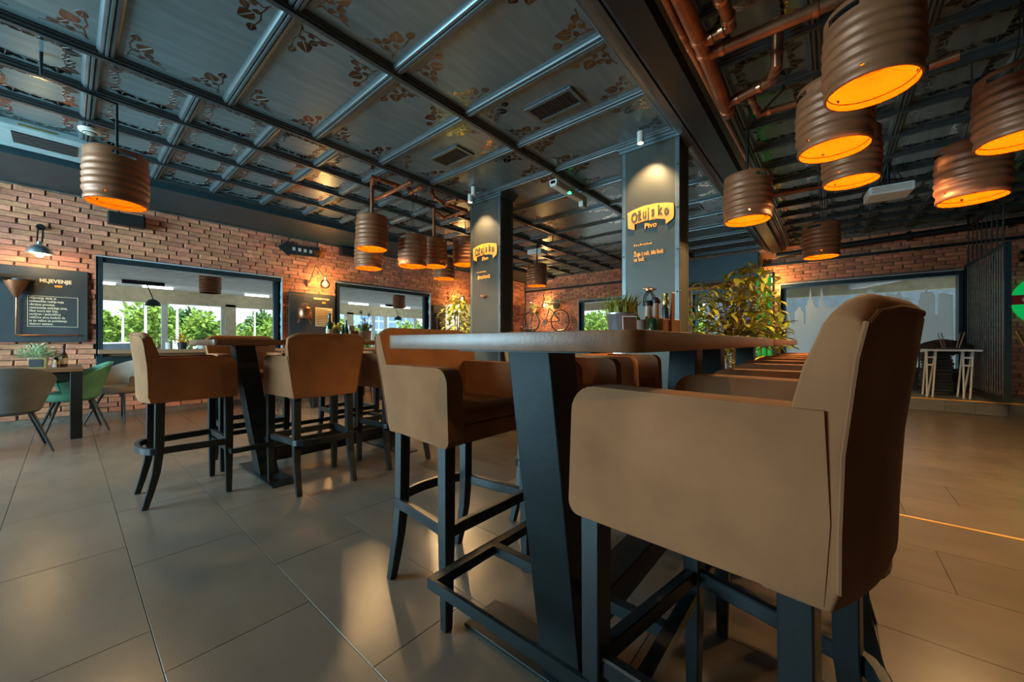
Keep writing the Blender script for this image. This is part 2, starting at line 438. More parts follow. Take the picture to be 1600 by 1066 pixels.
def zone(x0, nx, dx, y0, ny, dy, big, zc=3.18):
    pm = MB().box(-dx/2+.004, dx/2-.004, -dy/2+.004, dy/2-.004, 0, .012).mesh('ceiling_panel', 'ceil_panel', .003, 1)
    om = orn(dx - .10, dy - .10, big)
    for i in range(nx):
        for j in range(ny):
            p = (x0 + (i+.5)*dx, y0 + (j+.5)*dy, zc)
            if p[0] - dx/2 > 9.9: continue
            if not (inframe((p[0]-dx/2, p[1]-dy/2, zc), 120) or inframe(p, 200) or inframe((p[0]+dx/2, p[1]+dy/2, zc), 120)): continue
            o = ob('ceiling_panel', pm, ce, p); ob('leaf_ornament', om, o, (0, 0, 0))
prof_deep_old = [(-.050,.0),(-.050,-.018),(-.036,-.022),(-.036,-.050),(-.024,-.056),(-.020,-.085),(.020,-.085),(.024,-.056),(.036,-.050),(.036,-.022),(.050,-.018),(.050,.0)]
prof_deep = [(-.042,.0),(-.042,-.010),(-.032,-.014),(-.030,-.030),(-.020,-.036),(-.018,-.052),(.018,-.052),(.020,-.036),(.030,-.030),(.032,-.014),(.042,-.010),(.042,.0)]
prof_roll_old = [(-.062,.0),(-.062,-.012),(-.050,-.020),(-.042,-.036),(-.024,-.040),(-.012,-.026),(-.008,-.048),(.008,-.048),(.012,-.026),(.024,-.040),(.042,-.036),(.050,-.020),(.062,-.012),(.062,.0)]
prof_roll = [(a*.85, b*.72) for a, b in prof_roll_old]
def rib_x(y, x0, x1, prof, mat='rib'): return MB().prism([(y+a, 3.18+b) for a, b in prof], 'x', x0, x1).build('ceiling_rib', mat, ce, smooth=30)
def rib_y(x, y0, y1, prof, mat='rib'): return MB().prism([(x+a, 3.18+b) for a, b in prof], 'y', y0, y1).build('ceiling_rib', mat, ce, smooth=30)
# middle zone of large panels, left zone of square panels, right zone beyond the beam
zone(.19 - .738*3, 17, .738, 1.13, 2, 1.475, True)
zone(.13 - .6*3, 20, .6, 4.08, 4, .635, False)
zone(3.20 - .56*6, 19, .56, .675 - .578*9, 9, .578, False)
for y in (2.605, 4.08): rib_x(y, -2.2, 9.9, prof_deep, 'rib_dark')
for k in range(1, 5): rib_x(4.08 + .635*k, -1.8, 9.9, prof_deep, 'rib_dark')
for i in range(17): 
    x = .19 + .738*(i-2)
    if x < 9.9: rib_y(x, 1.15, 4.06, prof_roll)
for i in range(20):
    x = .13 + .6*(i-2)
    if x < 9.9: rib_y(x, 4.10, 6.60, prof_roll)
for k in range(9): rib_x(.675 - .578*(k+1) + .578, -1.0, 9.9, prof_roll)
for i in range(19):
    x = 3.20 + .56*(i-5)
    if x < 9.9: rib_y(x, -4.6, .66, prof_deep, 'rib_dark')
struct(MB().box(-4, 9.9, 6.64, 7.83, 3.055, 3.2).build('trim_1', 'dark_soffit'))['label'] = 'dark blue soffit over the long brick wall'
bmn = struct(MB().prism([(1.06,3.19),(1.03,3.05),(.98,2.985),(.81,2.985),(.79,3.05),(.74,3.06),(.74,3.19)], 'x', -3.9, 9.9).build('ceiling_beam', 'beam_dark'))
MB().prism([(1.18,3.19),(1.18,3.13),(1.15,3.115),(1.15,3.10),(1.12,3.085),(1.115,3.07),(1.08,3.06),(1.075,3.04),(1.035,3.035),(1.03,3.06),(1.06,3.19)], 'x', -3.9, 9.9).build('moulding', 'beam_trim', bmn)
MB().prism([(1.205,3.19),(1.205,3.145),(1.19,3.13),(1.181,3.13),(1.181,3.19)], 'x', -3.9, 9.9).build('moulding', 'rib', bmn)
MB().prism([(.738,3.19),(.738,3.085),(.715,3.08),(.71,3.11),(.685,3.115),(.68,3.19)], 'x', -3.9, 9.9).build('moulding', 'rib', bmn)
struct(MB().box(9.25, 9.9, 1.16, 2.75, 2.42, 2.95).build('trim_2', 'dark_soffit', bevel=.01))['label'] = 'dark box soffit on the far wall behind the leafy plant'

# ---- windows
def window(name, axis, h, face, deep, reveal_mat='reveal', fw=.075, mull=()):
    a0, a1, z0, z1 = h; root = sroot(name)
    def bx(u0, u1, w0, w1, q0, q1):
        m = MB()
        return m.box(u0, u1, w0, w1, q0, q1) if axis == 'x' else m.box(w0, w1, u0, u1, q0, q1)
    bx(a0-.02, a1+.02, face-.05, face+.03, z1, z1+.016).build('liner_head', reveal_mat, root)
    bx(a1, a1+.016, face-.05, face+.20, z0, z1).build('liner_jamb', reveal_mat, root)
    bx(a0-.016, a0, face-.05, face+.20, z0, z1).build('liner_jamb', 'frame_metal', root)
    bx(a0-.016, a0+.05, face-.05, face+.17, z0-.02, z1).build('frame_jamb', 'frame_metal', root, .004)
    bx(a0+.05, a1, face-.03, face+.19, z1-.075, z1).build('frame_head', 'frame_metal', root, .004)
    bx(a1-.085, a1, face+.10, face+.17, z0, z1-.075).build('frame_jamb', 'frame_metal', root, .004)
    bx(a0-.016, a1+.016, face-.045, face+.03, z0-.40, z0-.001).build('apron_panel', 'frame_metal', root, .004)
    bx(a0+.05, a1-.085, face+.11, face+.16, z0, z0+.05).build('sash_rail', 'frame_metal', root)
    bx(a0+.05, a1-.085, face+.135, face+.145, z0+.05, z1-.075).build('pane', 'glass', root)
    return root
w1 = window('window_1', 'x', W1, YL, .2); w2 = window('window_2', 'x', W2, YL, .2)
MB().box(W1[0]-.0, W1[1]+.02, YL-.20, YL-.046, .90, .955).build('window_sill', 'wood_sill', w1, .004)
MB().box(W2[0]-.02, W2[1]+.02, YL-.20, YL-.046, .90, .955).build('window_sill', 'wood_sill', w2, .004)
MB().box(W1[0]+.04, W1[1], YL+.0, YL+.12, .86, .945).build('sill_board', 'wood_sill', w1); MB().box(W2[0]+.04, W2[1], YL, YL+.12, .86, .945).build('sill_board', 'wood_sill', w2)
w3 = window('window_3', 'y', W3, XF, .2); w4 = window('window_4', 'y', W4, XF, .2); w5 = window('window_5', 'y', W5, XF, .2)
# frosted city skyline on window 4
sk = [(1226,488),(1232,489),(1233,495),(1235.6,495),(1235.6,506),(1241.7,506),(1241.7,489),(1244,484.5),(1247,483),(1246.5,480),(1251.7,480.5),(1251,484),(1254.7,487),(1255.7,490),(1256,506),(1259,506),
      (1259,478),(1261,476),(1261.7,470),(1264,468),(1266,449),(1268.8,468),(1270.8,470),(1271.8,475),(1274,480),(1279,480),(1283.3,448.7),(1289,474),(1292,480),(1303,480),(1303.6,470),(1304.4,464),(1305.3,470),(1306,480),
      (1359,480),(1360,470),(1353.8,456),(1359.5,451),(1366,457),(1361.3,470),(1362,480),(1382,480),(1384,467),(1386,462),(1381.5,455.5),(1389,459.5),(1398,461),(1402,460),(1404,455),(1407,456),(1408,461),(1410,465),(1420,465),(1423,468),(1424.5,473),(1427,478),
      (1435,478),(1435,468),(1437,468),(1437.5,457),(1446,456),(1446.5,450),(1448.4,450),(1449,456),(1457.8,456),(1458,459),(1460.5,460),(1460.8,492),(1465.5,492),(1466,460),(1471.6,457.7),(1480,461.5)]
pl = [onX(x, y, XF + .135) for x, y in sk]; pl = [(p.y, p.z) for p in pl]
pl[0] = (W4[1]-.085, pl[0][1]); pl[-1] = (W4[0]+.085, pl[-1][1])
pl += [(W4[0]+.085, W4[2]+.055), (W4[1]-.085, W4[2]+.055)]
fr = MB().prism(pl, 'x', XF+.132, XF+.137).build('frosted_skyline', 'frost', w4); fr['label'] = 'frosted film cut as a city skyline with twin spires'
for i, h in enumerate(WB_ASSUMED):
    w = sroot('window_%d' % (6+i))  # frame of the assumed window behind the viewer, never in view
    for u in (h[0], (h[0]+h[1])/2, h[1]): MB().box(-4.15, -4.05, u-.04, u+.04, h[2], h[3]).build('mullion', 'frame_metal', w)
# baseboard and wall pipes
struct(MB().box(-1.6, 9.9, YL-.02, YL+.03, 0, .07).build('baseboard_left', 'mortar'))
def cyl(name, pts, r, mat, parent=None, n=10): return MB().tube(pts, r, n).build(name, mat, parent, smooth=True)

# ---- columns
def column(x0, y0, y1, depth, name='column'):
    r = sroot(name)
    MB().box(x0+.012, x0+depth, y0+.012, y1-.012, 0, 3.14).build('core', 'column_angle', r)
    MB().box(x0+.004, x0+.012, y0+.03, y1-.03, 0, 3.13).build('front_plate', 'column_plate', r)
    MB().box(x0+.03, x0+depth-.03, y0+.004, y0+.012, 0, 3.13).build('side_plate', 'column_plate', r)
    for (a, b, c, d) in ((x0, x0+.045, y0, y0+.004), (x0, x0+.004, y0, y0+.045), (x0, x0+.004, y1-.045, y1), (x0, x0+.045, y1-.004, y1), (x0+depth-.045, x0+depth, y0, y0+.004)):
        MB().box(a, b, c, d, 0, 3.13).build('corner_angle', 'column_angle', r)
    rv = MB().lathe([(0, .0), (.010, .0), (.009, .004), (.005, .008), (0, .009)], 10).mesh('rivet', 'column_angle', smooth=True)
    for z in [.3+.42*k for k in range(7)]:
        for y in (y0+.022, y1-.022): ob('rivet', rv, r, (x0, y, z), (0, -PI/2, 0))
        ob('rivet', rv, r, (x0+.022, y0, z), (PI/2, 0, 0))
    for z, e in ((3.09, .02), (3.12, .035), (3.15, .055)):
        MB().box(x0-e, x0+depth+e, y0-e, y1+e, z, z+.028).build('cap_moulding', 'rib', r)
    return r
column(3.9, 1.143, 1.742, .30)['label'] = 'wide riveted metal column nearer the right, beside the beam'
column(3.9, 3.515, 4.12, .27)['label'] = 'riveted metal column left of the middle'

# ---- platform and far details
pf = struct(MB().box(8.62, 9.9, -3.4, -.72, 0, .185).build('platform', 'deck'))
for k in range(9):
    MB().box(8.61+.0, 8.62, -3.4+.30*k, -3.4+.30*k+.295, .01, .18).build('riser_board', 'deck', pf)
for k in range(9):
    MB().box(8.60+.145*k, 8.60+.145*k+.142, -3.4, -.72, .185, .20).build('plank', 'deck', pf, .002, 1)
MB().box(8.595, 8.608, -3.4, -.72, .183, .202).build('edge_strip', 'brass', pf)

# ================================================================ OUTSIDE
struct(MB().box(-60, 120, -60, 160, -.5, -.32).build('ground_outside', 'asphalt'))
struct(MB().box(-10, 15.4, 8.02, 15.4, -.3, -.02).build('terrace_floor', 'terrace_floor'))
struct(MB().box(10.15, 15.4, -8, 8.02, -.3, -.02).build('terrace_floor_far', 'terrace_floor'))
tc_ = struct(MB().box(-10, 15.5, 8.02, 13.5, 2.60, 2.8).build('terrace_ceiling', 'ceil_out'))
MB().prism([(13.5, 2.60), (15.05, 2.62), (15.05, 2.8), (13.5, 2.8)], 'x', -10, 15.5).build('light_soffit', 'ceil_out_light', tc_)
MB().box(-10, 15.5, 15.0, 15.25, 2.22, 2.62).build('edge_beam', 'beam_beige', tc_)
tc2 = struct(MB().box(10.15, 12.9, -8, 8.02, 2.60, 2.8).build('terrace_ceiling_far', 'ceil_out'))
MB().box(12.8, 13.0, -8, 8.02, 2.28, 2.62).build('edge_beam', 'beam_beige', tc2)
bl_ = struct(MB().box(14.5, 14.6, -8, 3.4, .0, 2.75).build('terrace_screen', 'blind'))
MB().obox((11.6, -1.1, 2.50), 3.0, .22, .2, Matrix.Rotation(.5, 3, 'Z')).build('diagonal_beam', 'ceil_out_light', tc2)
for p in (257, 349, 430, 583, 602, 648):
    a = onY(p, 500, 15.12); MB().box(a.x-.07, a.x+.07, 15.08, 15.16, 0, 2.22).build('mullion', 'white', tc_)
for p in (359, 545, 668):
    a = onY(p, 500, 15.12); MB().box(a.x-.14, a.x+.14, 15.0, 15.24, 0, 2.3).build('post', 'beam_beige', tc_)
MB().box(-10, 15.3, 15.08, 15.16, 0, .35).build('parapet', 'white', tc_); MB().box(15.25, 15.33, -8, 15, 0, .35).build('parapet', 'white', tc2)
for y in (-3.2, -.6, 2.1, 4.6, 7.2): MB().box(15.25, 15.33, y-.05, y+.05, 0, 2.25).build('mullion', 'white', tc2)
for p, q in ((140, 180), (223, 270), (383, 420), (545, 575), (595, 640)):
    a, b = onZ(p, 447 if p < 300 else 462 if p < 500 else 474, 2.6), onZ(q, 449 if p < 300 else 465 if p < 500 else 477, 2.6)
    a.y = b.y = 14.2; a.z = b.z = 2.58
    a.x = onY(p, 450, 14.2).x; b.x = onY(q, 450, 14.2).x
    t = tag(cyl('tube_light', [a, b], .03, 'tube_lit'), 'slim white tube light on terrace soffit seen through glass, first', 'light', 'terrace tube lights')
    t['label'] = {140: 'slim white tube light at the left edge of the first window, on the terrace soffit', 223: 'slim white tube light above the terrace dome lamp in the first window',
                  383: 'slim white tube light on terrace soffit right of the window keg', 545: 'slim white tube light on soffit at left of the second window', 595: 'slim white tube light on soffit beside the second window keg'}[p]
def tree(loc, h, w, label, mat='tree_leaf', n=1100):
    t = thing('tree', label, 'tree', loc, 0, 'trees beyond the terrace')
    MB().tube([(0, 0, 0), (.1, 0, h*.3), (0, .1, h*.62)], [.16, .12, .06], 8).build('trunk', 'bark', t, smooth=True)
    m = MB(); bl = [(random.uniform(-.32, .32)*w, random.uniform(-.32, .32)*w, h*random.uniform(.38, .82), random.uniform(.2, .32)*w) for _ in range(9)]
    for k in range(n):
        cx, cy, cz, r = random.choice(bl); d = Vector((random.gauss(0, 1), random.gauss(0, 1), random.gauss(0, .8))).normalized()
        p = Vector((cx, cy, cz)) + d*r*random.uniform(.6, 1); e = Vector((random.gauss(0, 1), random.gauss(0, 1), random.gauss(0, 1)))
        m.leaf(p, d + e*.7, e, random.uniform(.3, .55), random.uniform(.2, .34))
    m.build('foliage', mat, t); return t
TL = [(150, 46, 4.6, 'round bright green tree at the left end of the first window view'), (180, 50, 4.4, 'green tree behind the parked pale car'), (214, 47, 4.3, 'green tree below the tall street lamp in the first window'),
      (247, 42, 5.6, 'tall light green tree beside the terrace dome lamp in the first window'), (284, 48, 5.6, 'broad dark green tree right of the first window mullion'), (325, 44, 5.2, 'yellowish green bushy tree behind the terrace keg lamp'),
      (372, 46, 4.6, 'bright green tree right of the beige terrace post'), (408, 48, 6.0, 'taller dark tree near the right jamb of the first window'), (440, 44, 4.6, 'tree just beside the first window right frame'),
      (540, 40, 4.8, 'light green tree at the left of the second window behind the bottles'), (575, 44, 3.4, 'low green tree left of the blue glass office'), (648, 42, 4.9, 'bright green tree at the right of the second window below dome lamp')]
for k, (px, Y, h, lb) in enumerate(TL):
    a = onY(px, 500, Y); tree((a.x, Y, -.32), h - .75, 3.9, lb, 'tree_leaf' if k % 3 != 1 else 'tree_leaf_dark')
for k, (X, Y, h, lb) in enumerate([(40, 20.5, 5.2, 'green tree seen through the far wall window behind the zinc bucket'), (42, 9.5, 5.0, 'green tree seen through the window behind the leafy indoor plant'), (44, -1.5, 3.0, 'low green tree behind the frosted skyline window'), (38, 4.2, 4.0, 'green tree near the left of frosted skyline window')]):
    tree((X, Y, -.32), h, 5., lb)
def street_lamp(px, Y, h, lb):
    a = onY(px, 500, Y); t = thing('street_lamp', lb, 'street lamp', (a.x, Y, -.32), 0, 'lamp posts outside')
    MB().tube([(0, 0, 0), (0, 0, h), (-.15, 0, h+.25), (-.9, 0, h+.4)], [.09, .07, .06, .05], 8).build('pole', 'white', t, smooth=True)
    MB().obox((-1.2, 0, h+.4), .7, .22, .1).build('lamp_head', 'white', t, .02)
street_lamp(227.5, 38, 6.0, 'tall white street lamp with curved arm left of terrace dome lamp'); street_lamp(192, 40, 3.4, 'shorter white post standing among trees behind the parked car')
street_lamp(277, 36, 4.2, 'white lamp post right of the first window mullion'); street_lamp(398, 42, 5.6, 'white lamp post beyond the right part of first window')
def car(loc, rz, lb, mat='car_paint'):
    t = thing('car', lb, 'car', loc, rz)
    side = [(-2.1,.35),(-2.12,.65),(-1.95,.82),(-1.2,.92),(-.55,1.38),(.7,1.42),(1.45,1.0),(2.05,.9),(2.12,.6),(2.08,.35)]
    rings = []
    MB().prism(side, 'y', -.85, .85).build('body', mat, t, .06, 2, True)
    MB().prism([(-1.05,.95),(-.48,1.32),(.62,1.35),(1.28,1.0)], 'y', -.86, .86).build('side_window', 'car_glass', t)
    for x in (-1.35, 1.35):
        for y in (-.82, .82): 
            w = MB().tube([(x, y-.1, .32), (x, y+.1, .32)], .32, 16).build('wheel', 'rubber', t, .02)
            MB().tube([(x, y-.11, .32), (x, y+.11, .32)], .18, 12).build('hubcap', 'chrome', w)
a = onY(172, 540, 27); car((a.x, 27, -.32), 0, 'pale silver car parked outside the first window')
a = onY(415, 540, 29); car((a.x, 29, -.32), 0, 'blue car parked outside, right part of first window', 'facade')
bd = thing('office_building', 'blue glass office building seen through the second window', 'building', (onY(607, 500, 70).x, 70, -.32))
MB().box(-6.5, 6.5, 0, 8, 0, 9.6).build('block', 'facade', bd)
for i in range(6):
    for j in range(5): 
        MB().box(-6.2+2.1*i, -4.5+2.1*i, -.08, .02, .8+1.75*j, 2.1+1.75*j).build('window', 'facade_pane', bd)

# ================================================================ FURNITURE
def ribbon(m, path, w, z0, z1, closed=False):
    n = len(path); rings = []
    for i, p in enumerate(path):
        a = path[(i-1) % n] if closed or i > 0 else p; b = path[(i+1) % n] if closed or i < n-1 else p
        t = Vector((b[0]-a[0], b[1]-a[1])).normalized(); nx, ny = -t.y*w/2, t.x*w/2
        rings.append([(p[0]+nx, p[1]+ny, z0), (p[0]-nx, p[1]-ny, z0), (p[0]-nx, p[1]-ny, z1), (p[0]+nx, p[1]+ny, z1)])
    if closed: rings.append(rings[0])
    m.loft(rings, not closed, not closed)
def sq(x, y, z, s): return [(x-s/2, y-s/2, z), (x+s/2, y-s/2, z), (x+s/2, y+s/2, z), (x-s/2, y+s/2, z)]
CH = {}
def make_stool():
    t = thing('bar_armchair', 'x', 'bar chair', (0, 0, 0), 0, 'brown upholstered bar armchairs')
    def arm_t(mb):
        mb.v = [(x*(1 - .17*min(1, max(0, (.22 - y)/.40))*min(1, max(0, (1.02 - z)/.35))), y, z) for x, y, z in mb.v]; return mb
    arc = lambda cy, cz, r, a0, a1, n=6: [(cy + r*math.cos(math.radians(a0 + (a1-a0)*k/n)), cz + r*math.sin(math.radians(a0 + (a1-a0)*k/n))) for k in range(n+1)]
    arm = arc(.208, .700, .028, -90, 0) + arc(.168, .898, .060, 0, 90) + [(.0, .958), (-.212, .958), (-.215, .80), (-.205, .672)]
    for s in (-1, 1):
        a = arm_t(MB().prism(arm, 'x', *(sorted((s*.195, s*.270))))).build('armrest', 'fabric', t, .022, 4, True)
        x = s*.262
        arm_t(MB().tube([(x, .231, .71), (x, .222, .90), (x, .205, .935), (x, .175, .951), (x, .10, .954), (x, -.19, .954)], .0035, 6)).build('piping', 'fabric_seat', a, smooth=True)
    back = [(-.160,.70),(-.190,.88),(-.226,1.03),(-.244,1.090),(-.248,1.106),(-.257,1.116),(-.268,1.119),(-.279,1.116),(-.288,1.106),(-.291,1.090),(-.284,1.03),(-.268,.90),(-.262,.78),(-.260,.70),(-.250,.665),(-.165,.665)]
    m = MB(); n = len(back)
    def taper(mb):
        q = []
        for x, y, z in mb.v:
            tt = min(1, max(0, (.22 - y)/.40)); zf = min(1, max(0, (1.02 - z)/.35)); q.append((x*(1 - .17*tt*zf), y, z))
        mb.v = q; return mb
    rings = []
    for u in (-1, -.97, -.92, -.85, -.75, -.6, -.4, -.2, 0, .2, .4, .6, .75, .85, .92, .97, 1):
        hw = .268; sh = .038*u*u          # the back wraps forward at its edges
        dz = -.034*(max(0, abs(u)-.72)/.28)**2
        rings.append([(u*hw, y + sh, z + dz*max(0, (z-.98)/.139)) for y, z in back])
    m.loft(rings); taper(m)
    b = m.build('backrest', 'fabric', t, .009, 3, 60)
    side = [(-.260, .70), (-.262, .78), (-.268, .90), (-.284, 1.03), (-.292, 1.075)]
    pp = [(-.268, y + .038, z) for y, z in side] + [(u*.268, -.290 + .038*u*u, 1.100 - .034*(max(0, abs(u)-.72)/.28)**2) for u in (-.97, -.86, -.6, -.3, 0, .3, .6, .86, .97)] + [(.268, y + .038, z) for y, z in side[::-1]]
    arm_t(MB().tube(pp, .0035, 6)).build('piping', 'fabric_seat', b, smooth=True)
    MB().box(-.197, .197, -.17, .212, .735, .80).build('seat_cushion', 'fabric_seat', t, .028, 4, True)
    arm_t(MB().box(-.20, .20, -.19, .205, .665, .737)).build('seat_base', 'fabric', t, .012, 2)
    for s in (-1, 1):
        MB().loft([sq(s*.236, .186, .002, .034), sq(s*.236, .186, .35, .046), sq(s*.236, .186, .69, .048)]).build('leg', 'stool_wood', t, .003, 1)
        MB().loft([sq(s*.196, -.238, .002, .034), sq(s*.195, -.212, .10, .038), sq(s*.193, -.185, .22, .042), sq(s*.188, -.170, .36, .046), sq(s*.186, -.166, .69, .048)]).build('leg', 'stool_wood', t, .003, 1)
    m = MB(); path = [(-.236, .186), (-.22, .05), (-.205, -.10), (-.203, -.18)] + [(-.203*math.cos(k*PI/10), -.18 - .075*math.sin(k*PI/10)) for k in range(1, 10)] + [(.203, -.18), (.205, -.10), (.22, .05), (.236, .186)]
    ribbon(m, path, .028, .335, .378)
    m.build('foot_ring', 'stool_wood', t, .004, 1)
    MB().box(-.22, .22, .172, .202, .335, .378).build('front_stretcher', 'stool_wood', t, .003, 1)
    return t
st0 = make_stool()
SP = [((.954, .1725), -.17, 'large tan bar armchair in the right foreground, back to the viewer'),
      ((1.76, .12), .03, 'bar armchair directly behind the foreground tan one, along the near table'),
      ((2.62, .16), 0, 'third bar armchair back from the viewer in the right row'),
      ((3.42, .17), 0, 'fourth bar armchair back from the viewer in the right row'),
      ((4.15, .17), 0, 'fifth bar armchair in the right row, just before the leafy plant'),
      ((1.135, 1.262), PI, 'bar armchair with sunlit tan side, left of the near table leg'),
      ((1.90, 1.20), PI, 'bar armchair half hidden behind the near table leg, far side of that table'),
      ((.555, 3.49), -PI/2, 'leftmost bar armchair at the head of the left high table'),
      ((1.225, 3.02), 0, 'bar armchair with its back to us at the left high table'),
      ((1.925, 3.03), 0, 'bar armchair between the left high table and the near tabletop corner'),
      ((1.06, 3.985), PI, 'bar armchair on the window side of left high table, beside its slanted leg'),
      ((1.95, 3.98), PI, 'bar armchair on the window side of left high table, behind the bottles'),
      ((2.75, 1.25), PI, 'bar armchair under the middle of the near tabletop, facing the viewer')]
for i, ((x, y), rz, lb) in enumerate(SP):
    if i == 0: st0.location = (x, y, 0); st0.rotation_euler = (0, 0, rz); st0['label'] = lb
    else: dup(st0, (x, y, 0), rz, lb)

def make_table():
    t = thing('high_table', 'x', 'table', (0, 0, 0), 0, 'high bar tables with slanted steel legs')
    L, Wd, r = 1.925, .776, .035
    out = []
    for cx, cy, a0 in ((L-r, Wd/2-r, 0), (r, Wd/2-r, 90), (r, -Wd/2+r, 180), (L-r, -Wd/2+r, 270)):
        for k in range(6): a = math.radians(a0 + 18*k); out.append((cx + r*math.cos(a), cy + r*math.sin(a)))
    MB().prism(out, 'z', 1.033, 1.073).build('tabletop', 'wood_top', t, .004, 2, 40)
    for s in (0, 1):
        x0, x1 = (.195, .36) if s == 0 else (L-.195, L-.36)
        dx = .165 if s == 0 else -.165
        a, b = sorted((x0, x0 + (.13 if s == 0 else -.13)))
        lg = MB().loft([[(a, -.072, 1.033), (b, -.072, 1.033), (b, .072, 1.033), (a, .072, 1.033)], [(a+dx, -.072, .012), (b+dx, -.072, .012), (b+dx, .072, .012), (a+dx, .072, .012)]]).build('leg', 'steel_leg', t, .004, 2)
        MB().box(a-.05, b+.05, -.22, .22, 1.026, 1.033).build('mounting_plate', 'steel_leg', lg)
        MB().box(a+dx-.02, b+dx+.02, -.41, .41, .0, .012).build('floor_plate', 'steel_leg', t, .002, 1)
        xf = a + dx - .0 if s == 0 else b + dx
        MB().box(a+dx+.02, a+dx+.05, -.315, -.072, .285, .318).build('tie_bar', 'steel_leg', t); MB().box(a+dx+.02, a+dx+.05, .072, .315, .285, .318).build('tie_bar', 'steel_leg', t)
    MB().box(.47, L-.47, -.055, .055, .10, .21).build('foot_beam', 'steel_leg', t, .003, 1)
    m = MB(); ribbon(m, [(.118, -.315), (L-.118, -.315), (L-.118, .315), (.118, .315)], .034, .285, .318, True)
    m.build('foot_rail', 'steel_leg', t)
    return t
tb = make_table(); tb.location = (.615, .632, 0); tb['label'] = 'high wooden table in the foreground, its corner nearest the viewer'
dup(tb, (.62, 3.48, 0), 0, 'high wooden table at left, beside the leftmost bar armchair')
dup(tb, (2.62, .64, 0), 0, 'high wooden table continuing behind the foreground table in the right row')
dup(tb, (2.72, 3.48, 0), 0, 'high wooden table behind the left one, in front of the middle column')

# ---- dining corner
def tub_chair(loc, rz, lb, mat):
    t = thing('tub_chair', lb, 'chair', loc, rz, 'low tub dining chairs')
    def pt(a, v, off):          # a: angle from the back (0) to the arm ends, v: 0 seat .. 1 rim
        top = .60 + .22*max(0, math.cos(a*.72))**1.6
        z = .40 + (top-.40)*v; fl = .185 + .085*v + .035*v*max(0, math.cos(a)) + off
        return Vector((fl*1.08*math.sin(a), -fl*math.cos(a) - .02, z))
    na, nv = 28, 6; A = math.radians(128); m = MB(); grid = []
    for i in range(na+1):
        a = -A + 2*A*i/na
        ring = [pt(a, k/nv, 0) for k in range(nv+1)] + [pt(a, k/nv, -.035) + Vector((0, 0, 0 if k else .0)) for k in range(nv, -1, -1)]
        grid.append(ring)
    m.loft(grid); m.build('shell', mat, t, 0, 2, 60)
    m = MB(); m.lathe([(0, .37), (.17, .37), (.20, .39), (.215, .43), (.21, .46), (.18, .475), (0, .478)], 24, (0, .015, 0)); m.build('seat', mat, t, smooth=True)
    for sx in (-1, 1):
        for sy in (-1, 1):
            MB().tube([(sx*.13, sy*.13, .38), (sx*.25, sy*.25, .002)], [.017, .010], 8).build('leg', 'black_metal', t, smooth=True)
    return t
tub_chair((-.36, 5.98, 0), .12, 'dark grey velvet tub chair at the left edge, nearest the viewer', 'fabric_grey')
tub_chair((.06, 6.86, 0), PI/2+.1, 'green velvet tub chair at the end of the dining table', 'fabric_green')
tub_chair((.50, 7.38, 0), PI/2+.75, 'beige quilted tub chair under the first window', 'fabric_beige')
tub_chair((-1.02, 5.98, 0), 0, 'grey tub chair partly cut by the left picture edge', 'fabric_grey')
def dining(loc, lx, ly, lb):
    t = thing('dining_table', lb, 'table', loc, 0)
    MB().box(-lx, 0, 0, ly, .735, .775).build('tabletop', 'wood_dining', t, .004, 1)
    MB().box(-lx+.05, -.05, .04, .07, .64, .735).build('apron', 'black_metal', t); MB().box(-.07, -.04, .05, ly-.05, .64, .735).build('apron', 'black_metal', t)
    MB().box(-lx+.05, -.05, ly-.07, ly-.04, .64, .735).build('apron', 'black_metal', t)
    for x in (-.05, -lx+.05):
        for y in (.05, ly-.05): MB().box(x-.045, x+.045, y-.045, y+.045, 0, .735).build('leg', 'black_metal', t, .004, 1)
dining((.12, 6.30, 0), 1.5, .95, 'dark legged dining table under the first poster')
dining((3.85, 6.35, 0), 1.3, .85, 'dining table between the two windows behind the bar chairs')
tub_chair((2.35, 6.75, 0), -PI/2, 'dark tub chair behind the left high table, near the second poster', 'fabric_grey')
tub_chair((3.3, 6.05, 0), 0, 'dark tub chair in front of the table between windows', 'fabric_grey')

